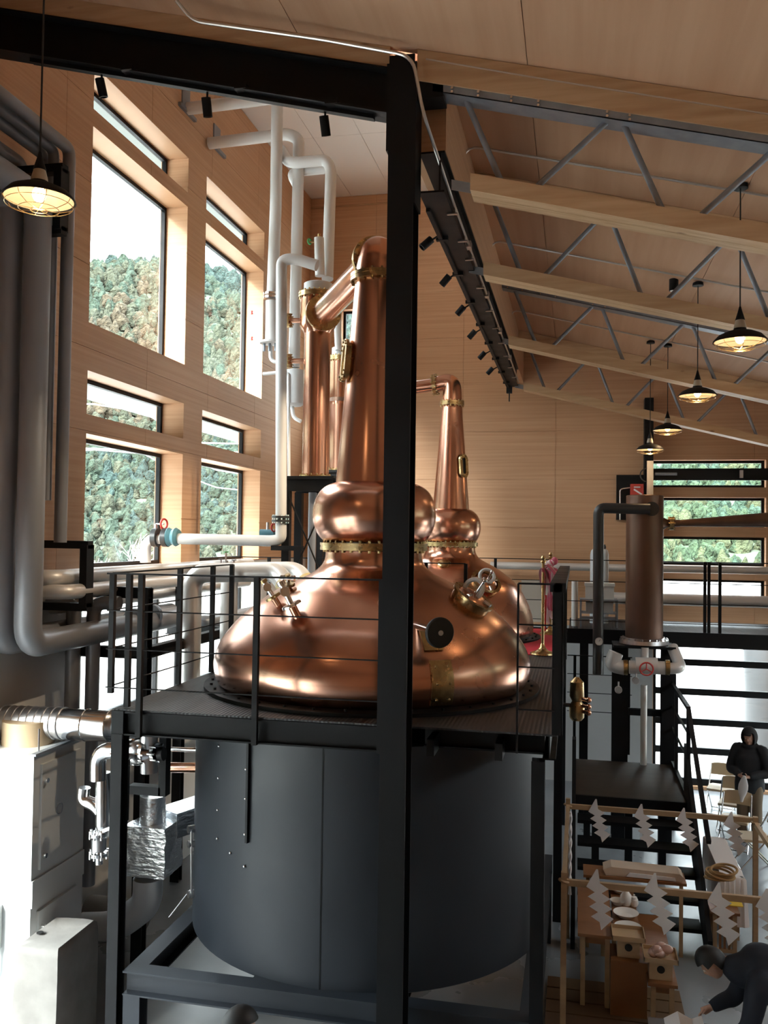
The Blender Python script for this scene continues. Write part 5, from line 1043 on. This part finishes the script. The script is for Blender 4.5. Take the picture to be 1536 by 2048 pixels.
q = onZ(1268, 1812, .72); t = thing('white_jar', (q.x, q.y, .722), 'small lidded white jar right of the flask', 'jar'); MB().lathe([(0,0),(.035,0),(.048,.03),(.042,.07),(.03,.08)], (q.x, q.y, .722), n=22).build('jar_body', CERAM, t); MB().lathe([(.036,.08),(.03,.095),(.008,.105),(.01,.12),(0,.125)], (q.x, q.y, .722), n=22).build('lid', CERAM, t)
def sanbo(px, py, z, label):
    q = onZ(px, py, z); s = .105; t = thing('offering_stand', (q.x, q.y, z), label, 'stand', 'plain wood offering stands'); H = .17
    m_ = MB(); slab(m_, 'Y', q.y-s*.8, q.y-s*.8+.008, q.x-s, q.x+s, z+.001, z+H, []); m_.box(q.x-s, q.x-s+.008, q.y-s*.79, q.y+s, z+.001, z+H); m_.box(q.x+s-.008, q.x+s, q.y-s*.79, q.y+s, z+.001, z+H); m_.build('pedestal', HINOKI, t, False)
    MB().cyl((q.x, q.y-s*.8-.003, z+H*.58), (q.x, q.y-s*.8+.002, z+H*.58), .036, n=22).build('round_hole', RUBBER, t)
    w_ = .155; m_ = MB(); m_.box(q.x-w_, q.x+w_, q.y-w_*.8, q.y+w_, z+H, z+H+.01)
    for a, b, c, d in ((-w_, -w_+.008, -w_*.8, w_), (w_-.008, w_, -w_*.8, w_), (-w_, w_, -w_*.8, -w_*.8+.008), (-w_, w_, w_-.008, w_)): m_.box(q.x+a, q.x+b, q.y+c, q.y+d, z+H+.01, z+H+.045)
    m_.build('tray', HINOKI, t, False); return q, z+H+.012
q, zt2 = sanbo(1256, 1908, .60, 'plain wood offering stand with round hole before the narrow table'); m_ = MB(); m_.box(q.x-.17, q.x+.17, q.y-.16, q.y+.2, 0, .598); tag(m_.build('wooden_block', TABLEW, None, False), 'brown wooden block under the foremost offering stand', 'block')
q, zt2 = sanbo(1320, 1952, .52, 'plain wood offering stand on the low front table')
WRAP = mat('clear_wrap', (.62,.40,.34), .15, coat=.5); t = thing('wrapped_offering', (q.x, q.y, zt2), 'shiny film-wrapped offering piled on the stand of the low table', 'food'); rnd = random.Random(8)
for k in range(6): MB().ball((q.x-.06+.025*k, q.y+rnd.uniform(-.05,.06), zt2+.045+.03*(k % 2)), .045, 10, 7, (1.2, .9, rnd.uniform(.8,1.1))).build('fruit', WRAP, t)
# long parcel on a rear shelf table
zs = .84; P0, P1 = onZ(1212, 1752, zs), onZ(1362, 1760, zs); t = thing('offering_table', ((P0.x+P1.x)/2, P0.y+.12, 0), 'narrow brown shelf table behind the other altar tables', 'table')
m_ = MB(); m_.box(P0.x-.25, P1.x+.05, P0.y-.02, P0.y+.32, zs-.03, zs); m_.build('top', TABLEW, t, False)
for x in (P0.x-.2, P1.x): m_ = MB(); m_.box(x-.02, x+.02, P0.y+.05, P0.y+.09, 0, zs-.03); m_.build('leg', TIMBER, t, False)
t = thing('paper_parcel', (P0.x, P0.y+.1, zs), 'long folded paper parcel lying on the rear shelf table', 'parcel'); PARC = mat('fawn_paper', (.60,.47,.36), .6)
m_ = MB(); m_.prism([(P0.x, zs+.001), (P1.x, zs+.001), (P1.x+.02, zs+.05), (P1.x-.02, zs+.085), (P0.x+.06, zs+.10), (P0.x-.03, zs+.06)], P0.y+.02, P0.y+.26); m_.build('wrapping', PARC, t, False); m_ = MB(); m_.prism([(P0.x+.22, zs+.012), (P1.x-.06, zs+.006), (P1.x-.07, zs+.045), (P0.x+.26, zs+.055)], P0.y+.005, P0.y+.019); m_.build('white_flap', PAPER, t, False)
# cloth covered table, slatted stool, rope coil
zc_ = .74; P4 = [onZ(x, y, zc_) for x, y in ((1408, 1672), (1460, 1672), (1490, 1757), (1414, 1757))]; x0, x1, y1_, y0_ = P4[0].x, P4[2].x, P4[0].y, P4[2].y
t = thing('cloth_table', ((x0+x1)/2, (y0_+y1_)/2, 0), 'long table under a white cloth between the frame and the chairs', 'table')
m_ = MB(); m_.box(x0+.03, x1-.03, y0_+.03, y1_-.03, zc_-.03, zc_-.006); m_.build('top', TIMBER, t, False)
for x in (x0+.07, x1-.07):
    for y in (y0_+.07, y1_-.07): m_ = MB(); m_.box(x-.02, x+.02, y-.02, y+.02, 0, zc_-.03); m_.build('leg', TIMBER, t, False)
tc_ = MB(); rings = []
for zz, off, am in ((zc_, -.06, 0), (zc_, .0, 0), (zc_-.02, .012, .004), (zc_-.3, .02, .014), (zc_-.55, .028, .022)):
    rg = []
    for k in range(64):
        u = k/16; s_ = int(u); f = u-s_; c_ = [(0,0),(1,0),(1,1),(0,1)]; p0, p1 = c_[s_], c_[(s_+1) % 4]; a, b = p0[0]+(p1[0]-p0[0])*f, p0[1]+(p1[1]-p0[1])*f
        x = x0+(x1-x0)*a + off*(1 if a > .99 else -1 if a < .01 else 0); y = y0_+(y1_-y0_)*b + off*(1 if b > .99 else -1 if b < .01 else 0); x += am*math.sin(k*1.7); y += am*math.cos(k*1.9); rg.append(V(x, y, zz))
    rings.append(rg)
tc_.sweep(rings, False); tc_.add(rings[0], [list(range(64))]); tag(tc_.build('tablecloth', CLOTH, None), 'white cloth draped over the long table beside the chairs', 'tablecloth')
TS = table([(1414, 1797), (1462, 1800), (1486, 1826), (1420, 1824)], .50, 'low brown slatted stool before the white cloth table', slat=True)
m_ = MB(); q = onZ(1466, 1808, .502); m_.box(q.x-.12, q.x+.10, q.y-.07, q.y+.08, .502, .512); tag(m_.build('yellow_papers', mat('yellow_paper', (.75,.50,.06), .7), None, False), 'yellow papers lying on the low slatted stool', 'paper')
q = onZ(1444, 1757, .80); t = thing('straw_rope', (q.x, q.y+.1, .74), 'coil of brown straw rope on the near end of the white cloth table', 'rope'); STRAW = mat('straw', (.35,.20,.08), .8)
for k in range(5): MB().torus((q.x+.02*k-.04, q.y+.12, zc_+.02+.025*k), (.15*math.sin(k), .15*math.cos(k), 1), .13+.012*(k % 3), .014, 28, 7).build('rope_turn', STRAW, t)
# low timber dais
P0 = onZ(1104, 1972, .10); P1 = onZ(1330, 1985, .10); t = thing('timber_dais', (P0.x, P0.y, 0), 'low dais of brown planks under the altar tables', 'dais')
for k in range(4): m_ = MB(); y = P0.y+.15-.24*k; m_.box(P0.x-.05, P1.x+.15, y-.11, y+.11, .04, .075); m_.build('plank', mat('dais_plank%d' % k, (.14-.01*k,.08-.006*k,.035), .6), t, False)
for x in (P0.x+.1, P1.x): m_ = MB(); m_.box(x-.04, x+.04, P0.y-.7, P0.y+.25, 0, .04); m_.build('bearer', TABLEW, t, False)
# ------------------------------------------------------------------ folding chairs
def folding_chair(loc, rz, label):
    t = thing('folding_chair', loc, label, 'chair', 'beige folding chairs'); o = V(loc)
    m_ = MB(); m_.prism([(o.x-.20, o.y-.20), (o.x+.20, o.y-.20), (o.x+.21, o.y+.12), (o.x+.17, o.y+.20), (o.x-.17, o.y+.20), (o.x-.21, o.y+.12)], o.z+.42, o.z+.455, 'Z'); m_.build('seat', BEIGE, t, False)
    bk = MB(); rings = []
    for i in range(9):
        x = -.20+.40*i/8; y = .22 + .03*(1-(i/4-1)**2); r_ = [V(o.x+x, o.y+y, o.z+.60), V(o.x+x, o.y+y+.02, o.z+.60), V(o.x+x, o.y+y+.05, o.z+.80-.02*abs(i/4-1)**3), V(o.x+x, o.y+y+.03, o.z+.80-.02*abs(i/4-1)**3)]; rings.append(r_)
    bk.sweep(rings); bk.build('backrest', BEIGE, t)
    for s in (-1, 1):
        MB().pipe([(o.x+s*.21, o.y-.24, o.z+.011), (o.x+s*.21, o.y+.10, o.z+.43), (o.x+s*.20, o.y+.25, o.z+.76)], .011, .05, 8, 4).build('front_leg', CHROME, t); MB().pipe([(o.x+s*.19, o.y+.26, o.z+.011), (o.x+s*.19, o.y-.16, o.z+.43)], .011, .05, 8, 3).build('rear_leg', CHROME, t)
    MB().cyl((o.x-.21, o.y-.22, o.z+.035), (o.x+.21, o.y-.22, o.z+.035), .009, n=8).build('stretcher', CHROME, t); MB().cyl((o.x-.19, o.y+.24, o.z+.035), (o.x+.19, o.y+.24, o.z+.035), .009, n=8).build('stretcher', CHROME, t)
    t.rotation_euler = (0, 0, rz); return t
def chair_at(px, py, z, rz, label): q = onZ(px, py, z); return folding_chair((q.x, q.y, 0), rz, label)
for k, (px, py) in enumerate(((1442, 1545), (1466, 1573), (1470, 1603))): chair_at(px, py, .70, math.radians(-18), ['farthest beige folding chair of the row before the glazed wall', 'second beige folding chair from the glazed wall', 'third beige folding chair, behind the standing person'][k])
chair_at(1508, 1672, .45, math.radians(-88), 'nearest beige folding chair, its seat below the standing person')
# ------------------------------------------------------------------ people
def fuse(mb, name, m, parent, vox=.012, sm=6):
    o = mb.build(name, m, parent); md = o.modifiers.new('r', 'REMESH'); md.mode = 'VOXEL'; md.voxel_size = vox; md.use_smooth_shade = True; s = o.modifiers.new('s', 'SMOOTH'); s.iterations = sm; s.factor = .5
    dg = bpy.context.evaluated_depsgraph_get(); me = bpy.data.meshes.new_from_object(o.evaluated_get(dg)); o.modifiers.clear(); old = o.data; o.data = me; bpy.data.meshes.remove(old); me.materials.clear(); me.materials.append(m)
    for f in me.polygons: f.use_smooth = True
    return o
def hand(mb, w_, d, side, s=1.0, curl=.5):
    """palm and five fingers from wrist w_ along d; side = thumb direction"""
    d = d.normalized(); side = (side - d*side.dot(d)).normalized(); n_ = d.cross(side)
    mb.chain([w_-d*.02, w_+d*.045*s, w_+d*.085*s], [(.026*s,.018*s), (.040*s,.016*s), (.038*s,.014*s)], 10, 4)
    for k, (off, L) in enumerate(((.028, .070), (.010, .078), (-.010, .072), (-.028, .056))):
        b = w_ + d*.085*s + side*off*s; p1 = b + d*L*.45*s - n_*.01*s*curl; p2 = b + d*L*.75*s - n_*.045*s*curl; mb.chain([b-d*.012, b, p1, p2], [.0095*s, .0095*s, .0085*s, .0065*s], 7, 3)
    b = w_ + d*.03*s + side*.034*s; mb.chain([b-side*.012, b+side*.02*s+d*.02*s, b+side*.03*s+d*.05*s-n_*.015*s], [.013*s, .011*s, .008*s], 7, 3)
def head_shape(mb, c, face, up=V(0,0,1), s=1.0):
    face = face.normalized(); rt = face.cross(up).normalized(); up = rt.cross(face)
    def blob(f, r_, u, a, b, cc, n=14): 
        o = MB(); o.ball((0,0,0), 1, n, 10); mb.add([c + face*(f+q.y*b)*s + rt*(r_+q.x*a)*s + up*(u+q.z*cc)*s for q in o.v], o.f)
    blob(0,0,.01,.074,.095,.105); blob(.035,0,-.055,.055,.058,.062); blob(.06,0,-.085,.03,.03,.028)
    blob(.10,0,-.012,.014,.020,.026); blob(.098,0,-.028,.019,.015,.012)      # nose
    for q in (-1, 1): blob(-.005, q*.076, -.005, .010, .018, .030); blob(.075, q*.036, -.035, .022,.018,.02); blob(.082, q*.034, .030, .022,.012,.008)
    blob(.086,0,-.063,.026,.012,.007); blob(.083,0,-.074,.022,.012,.008)     # lips
    return face, rt, up
def eyes(t, c, face, rt, up, s=1.0):
    for q in (-1, 1):
        p_ = c + face*.083*s + rt*q*.032*s + up*.012*s; MB().ball(p_, .0115*s, 10, 7).build('eye', CERAM, t); MB().ball(p_+face*.0075*s, .006*s, 8, 6).build('iris', RUBBER, t)
def person_standing():
    q = onZ(1500, 1453, 1.74); o = V(q.x, q.y, 0); t = thing('person', o, 'standing person in dark hooded jacket and khaki trousers holding white paper', 'person')
    F = V(-.42, -.9, 0).normalized(); Rt = V(-F.y, F.x, 0)*-1; R_ = lambda a, b, z: o + Rt*a + F*b + V(0,0,z)     # a: to the person's right as +Rt
    hc = R_(0, .05, 1.585); face = (F + V(0,0,-.28)).normalized(); body = MB(); f_, r_, u_ = head_shape(body, hc, face)
    body.chain([R_(0,.0,1.30), R_(0,.0,1.42), R_(0,.03,1.53)], [.08, .058, .055], 12, 4)
    body.chain([R_(0,0,.85), R_(0,0,1.05), R_(0,.0,1.25), R_(0,0,1.38)], [(.15,.10),(.14,.10),(.17,.11),(.10,.08)], 14, 4)
    wr = [R_(-.06, .30, 1.02), R_(.07, .31, 1.03)]; sh = [R_(-.20, 0, 1.37), R_(.20, 0, 1.37)]; el = [R_(-.28, .05, 1.08), R_(.28, .05, 1.08)]
    for i in (0, 1):
        body.chain([sh[i], el[i], wr[i]], [.045, .036, .028], 10, 5); s_ = (-1, 1)[i]; hand(body, wr[i], (R_(0.0,.38,1.02)-wr[i]), V(0,0,1), 1.0, .8)
        body.chain([R_(s_*.09,0,.88), R_(s_*.10,.02,.48), R_(s_*.11,0,.08)], [.075,.055,.04], 10, 4); body.chain([R_(s_*.11,-.05,.05), R_(s_*.12,.08,.04), R_(s_*.13,.16,.03)], [.035,.035,.025], 10, 4)
    fuse(body, 'body', SKIN, t, .011, 3); eyes(t, hc, f_, r_, u_)
    jk = MB(); jk.chain([R_(0,0,.74), R_(0,.01,.85), R_(0,.01,1.05), R_(0,0,1.24), R_(0,0,1.36), R_(0,0,1.44)], [(.225,.165),(.225,.17),(.205,.155),(.22,.155),(.17,.12),(.09,.09)], 18, 5)
    for i in (0, 1): jk.chain([sh[i]-Rt*((-1,1)[i]*.05), sh[i], el[i], (el[i]+wr[i])/2, wr[i]-(wr[i]-el[i]).normalized()*.01], [.10,.088,.072,.062,.05], 12, 5)
    jk.torus(R_(0,.02,1.465), (F.x*.3,F.y*.3,1), .085, .035, 20, 8); fuse(jk, 'jacket', NAVY, t, .016, 4)
    hd = MB(); o2 = MB(); o2.ball((0,0,0), 1, 20, 14)
    keep = [i for i, p_ in enumerate(o2.v) if not (p_.y > .52 and abs(p_.x) < .66 and -.8 < p_.z < .50)]; mp = {k: i for i, k in enumerate(keep)}
    hd.add([hc + f_*(o2.v[k].y*.125-.012) + r_*(o2.v[k].x*.112) + u_*(o2.v[k].z*.150+.0) for k in keep], [[mp[i] for i in f] for f in o2.f if all(i in mp for i in f)]); h_ = hd.build('hood', NAVY, t, True, 80); md = h_.modifiers.new('t', 'SOLIDIFY'); md.thickness = .014; md.offset = 1
    hr = MB(); hr.chain([hc+f_*.075+u_*.075-r_*.05, hc+f_*.088+u_*.082, hc+f_*.075+u_*.075+r_*.05], [.022,.026,.022], 8, 4); hr.build('fringe', HAIR, t)
    tr = MB()
    for s_ in (-1, 1): tr.chain([R_(s_*.07,0,.90), R_(s_*.09,.01,.78), R_(s_*.10,.02,.48), R_(s_*.11,0,.09)], [(.12,.12),(.115,.12),(.092,.092),(.08,.085)], 14, 5)
    fuse(tr, 'trousers', KHAKI, t, .016, 3)
    for s_ in (-1, 1): MB().chain([R_(s_*.11,-.08,.045), R_(s_*.115,.02,.05), R_(s_*.13,.12,.042), R_(s_*.135,.20,.03)], [(.035,.04),(.045,.048),(.045,.04),(.025,.025)], 12, 4).build('shoe', RUBBER, t)
    hx = R_(.0, .40, 1.03); pp = MB(); rings = []
    for i in range(7):
        u = i/6; rings.append([hx + Rt*(-.03+.04*u+(.02+.055*math.sin(math.pi*min(u*1.1,1)))*math.cos(2*math.pi*j/12)) + F*(.02+.022*math.sin(2*math.pi*j/12)) + V(0,0,.03-.40*u) for j in range(12)])
    pp.sweep(rings); tag(pp.build('white_paper', PAPER), 'crumpled white paper in the hands of the standing person', 'paper')
person_standing()
def person_bending():
    hc = onZ(1424, 1925, 1.20); o = V(hc.x+.55, hc.y-.05, 0); t = thing('person', o, 'person in dark navy jacket bending low over the altar at lower right', 'person')
    f_ = V(-.55, .12, -.82).normalized(); body = MB(); face, r_, u_ = head_shape(body, hc, f_, V(-.8,.1,.5))
    hip = o + V(.22, .0, .92); ch = o + V(-.22, .0, 1.17); nk = hc + V(.12, 0, .0)
    body.chain([hip, (hip+ch)/2+V(0,0,.05), ch, nk, hc], [(.14,.10),(.15,.12),(.16,.12),(.06,.06),(.05,.05)], 14, 4)
    wr = [onZ(1392, 2033, .75), onZ(1404, 1962, .95)]; sh = [ch+V(-.02,-.19,-.02), ch+V(-.02,.19,-.02)]; el = [sh[0]+V(-.08,-.05,-.30), sh[1]+V(-.10,.02,-.26)]
    wr = [el[0]+V(-.22,.03,-.14), el[1]+V(-.20,-.06,-.10)]
    for i in (0, 1):
        body.chain([sh[i], el[i], wr[i]], [.045,.036,.028], 10, 5); hand(body, wr[i], V(-.7, .1, -.5), V(-.2,(1,-1)[i],.3), 1.0, .9)
        s_ = (-1, 1)[i]; body.chain([hip+V(0,s_*.09,0), o+V(.12,s_*.11,.48), o+V(.20,s_*.12,.08)], [.075,.055,.04], 10, 4)
    fuse(body, 'body', SKIN, t, .011, 3); eyes(t, hc, face, r_, u_)
    jk = MB(); jk.chain([hip+V(.10,0,-.06), hip, (hip+ch)/2+V(0,0,.07), ch+V(.02,0,.03), ch+V(-.12,0,.02), nk+V(-.02,0,0)], [(.20,.16),(.20,.17),(.22,.19),(.22,.17),(.14,.11),(.075,.075)], 18, 5)
    for i in (0, 1): jk.chain([sh[i]+V(.05,(.06,-.06)[i],.03), sh[i], el[i], (el[i]+wr[i])/2, wr[i]], [.11,.095,.075,.062,.048], 12, 5)
    fuse(jk, 'jacket', mat('navy_coat', (.010,.013,.024), .8), t, .016, 4)
    hr = MB(); o2 = MB(); o2.ball((0,0,0), 1, 20, 14); keep = [i for i, p_ in enumerate(o2.v) if p_.z > -.15-.55*(p_.y < -.1) and not (p_.y > .45 and p_.z < .38)]; mp = {k: i for i, k in enumerate(keep)}
    hr.add([hc + face*(o2.v[k].y*.110-.004) + r_*(o2.v[k].x*.090) + u_*(o2.v[k].z*.122+.012) for k in keep], [[mp[i] for i in f] for f in o2.f if all(i in mp for i in f)]); h_ = hr.build('hair', HAIR, t, True, 80); md = h_.modifiers.new('t', 'SOLIDIFY'); md.thickness = .02; md.offset = 0
    tr = MB()
    for s_ in (-1, 1): tr.chain([hip+V(.06,s_*.06,.02), hip+V(0,s_*.09,-.1), o+V(.12,s_*.11,.48), o+V(.20,s_*.12,.09)], [(.12,.12),(.11,.115),(.09,.09),(.075,.08)], 14, 5)
    fuse(tr, 'trousers', mat('charcoal_trousers', (.02,.02,.022), .85), t, .016, 3)
    for s_ in (-1, 1): MB().chain([o+V(.29,s_*.12,.045), o+V(.20,s_*.12,.05), o+V(.08,s_*.12,.042), o+V(.0,s_*.12,.03)], [(.035,.04),(.045,.048),(.045,.04),(.025,.025)], 12, 4).build('shoe', RUBBER, t)
    q = (wr[0]+wr[1])/2 + V(-.22, .03, -.06); pp = MB()
    pp.prism([(q.x-.16, q.z-.02), (q.x-.05, q.z+.05), (q.x+.06, q.z+.0), (q.x+.14, q.z+.04), (q.x+.10, q.z-.02), (q.x-.02, q.z-.03)], q.y-.13, q.y+.12); tag(pp.build('white_paper', PAPER, None, False), 'folded white paper held by the bending person', 'paper')
    tb = thing('offering_table', (q.x, q.y, 0), 'small dark table under the hands of the bending person', 'table'); m_ = MB(); m_.box(q.x-.28, q.x+.22, q.y-.25, q.y+.25, q.z-.12, q.z-.09); m_.build('top', mat('dark_table', (.08,.05,.035), .5), tb, False)
    for x in (-.24, .18):
        for y in (-.21, .21): m_ = MB(); m_.box(q.x+x-.02, q.x+x+.02, q.y+y-.02, q.y+y+.02, 0, q.z-.12); m_.build('leg', TIMBER, tb, False)
    m_ = MB(); m_.box(q.x-.10, q.x+.12, q.y-.2, q.y-.02, q.z-.09, q.z-.075); tag(m_.build('white_cloth', CLOTH, None, False), 'folded white cloth on the small table below the bending person', 'cloth')
person_bending()
def person_below():
    q = onZ(480, 2022, 1.70); o = V(q.x, q.y, 0); t = thing('person', o, 'person passing below, only dark hair showing at the bottom edge', 'person'); hc = o + V(0, 0, 1.59); body = MB(); face, r_, u_ = head_shape(body, hc, V(.8, .6, -.1))
    body.chain([o+V(0,0,.85), o+V(0,0,1.1), o+V(0,0,1.34), o+V(0,0,1.44), o+V(0,0,1.54)], [(.15,.10),(.15,.11),(.16,.11),(.07,.07),(.055,.055)], 14, 4)
    for s_ in (-1, 1):
        sh_ = o+r_*(s_*.20)+V(0,0,1.38); w_ = sh_+V(0,0,-.56)+face*.06; body.chain([sh_, sh_+V(0,0,-.30)+r_*s_*.04, w_], [.045,.036,.028], 10, 4); hand(body, w_, V(0,0,-1), face, 1, .5); body.chain([o+r_*s_*.09+V(0,0,.88), o+r_*s_*.1+V(0,0,.48), o+r_*s_*.1+V(0,0,.05)], [.075,.055,.04], 10, 4)
    fuse(body, 'body', SKIN, t, .012, 3); eyes(t, hc, face, r_, u_)
    hr = MB(); o2 = MB(); o2.ball((0,0,0), 1, 22, 14); keep = [i for i, p_ in enumerate(o2.v) if p_.z > -.15-.55*(p_.y < -.1) and not (p_.y > .45 and p_.z < .38)]; mp = {k: i for i, k in enumerate(keep)}
    hr.add([hc + face*(o2.v[k].y*.112) + r_*(o2.v[k].x*.092) + u_*(o2.v[k].z*.122+.012) for k in keep], [[mp[i] for i in f] for f in o2.f if all(i in mp for i in f)]); h_ = hr.build('hair', HAIR, t, True, 80); md = h_.modifiers.new('t', 'SOLIDIFY'); md.thickness = .02; md.offset = 0
    cl = MB(); cl.chain([o+V(0,0,.78), o+V(0,0,1.05), o+V(0,0,1.30), o+V(0,0,1.42), o+V(0,0,1.47)], [(.20,.15),(.20,.15),(.21,.15),(.13,.11),(.075,.075)], 16, 4)
    for s_ in (-1, 1): sh_ = o+r_*(s_*.20)+V(0,0,1.38); cl.chain([sh_-r_*s_*.05, sh_, sh_+V(0,0,-.30)+r_*s_*.04, sh_+V(0,0,-.52)+face*.05], [.09,.08,.062,.05], 12, 4)
    fuse(cl, 'coat', NAVY, t, .018, 4); tr = MB()
    for s_ in (-1, 1): tr.chain([o+r_*s_*.07+V(0,0,.88), o+r_*s_*.1+V(0,0,.48), o+r_*s_*.1+V(0,0,.03)], [.11,.085,.075], 12, 4)
    fuse(tr, 'trousers', NAVY, t, .018, 3)
person_below()
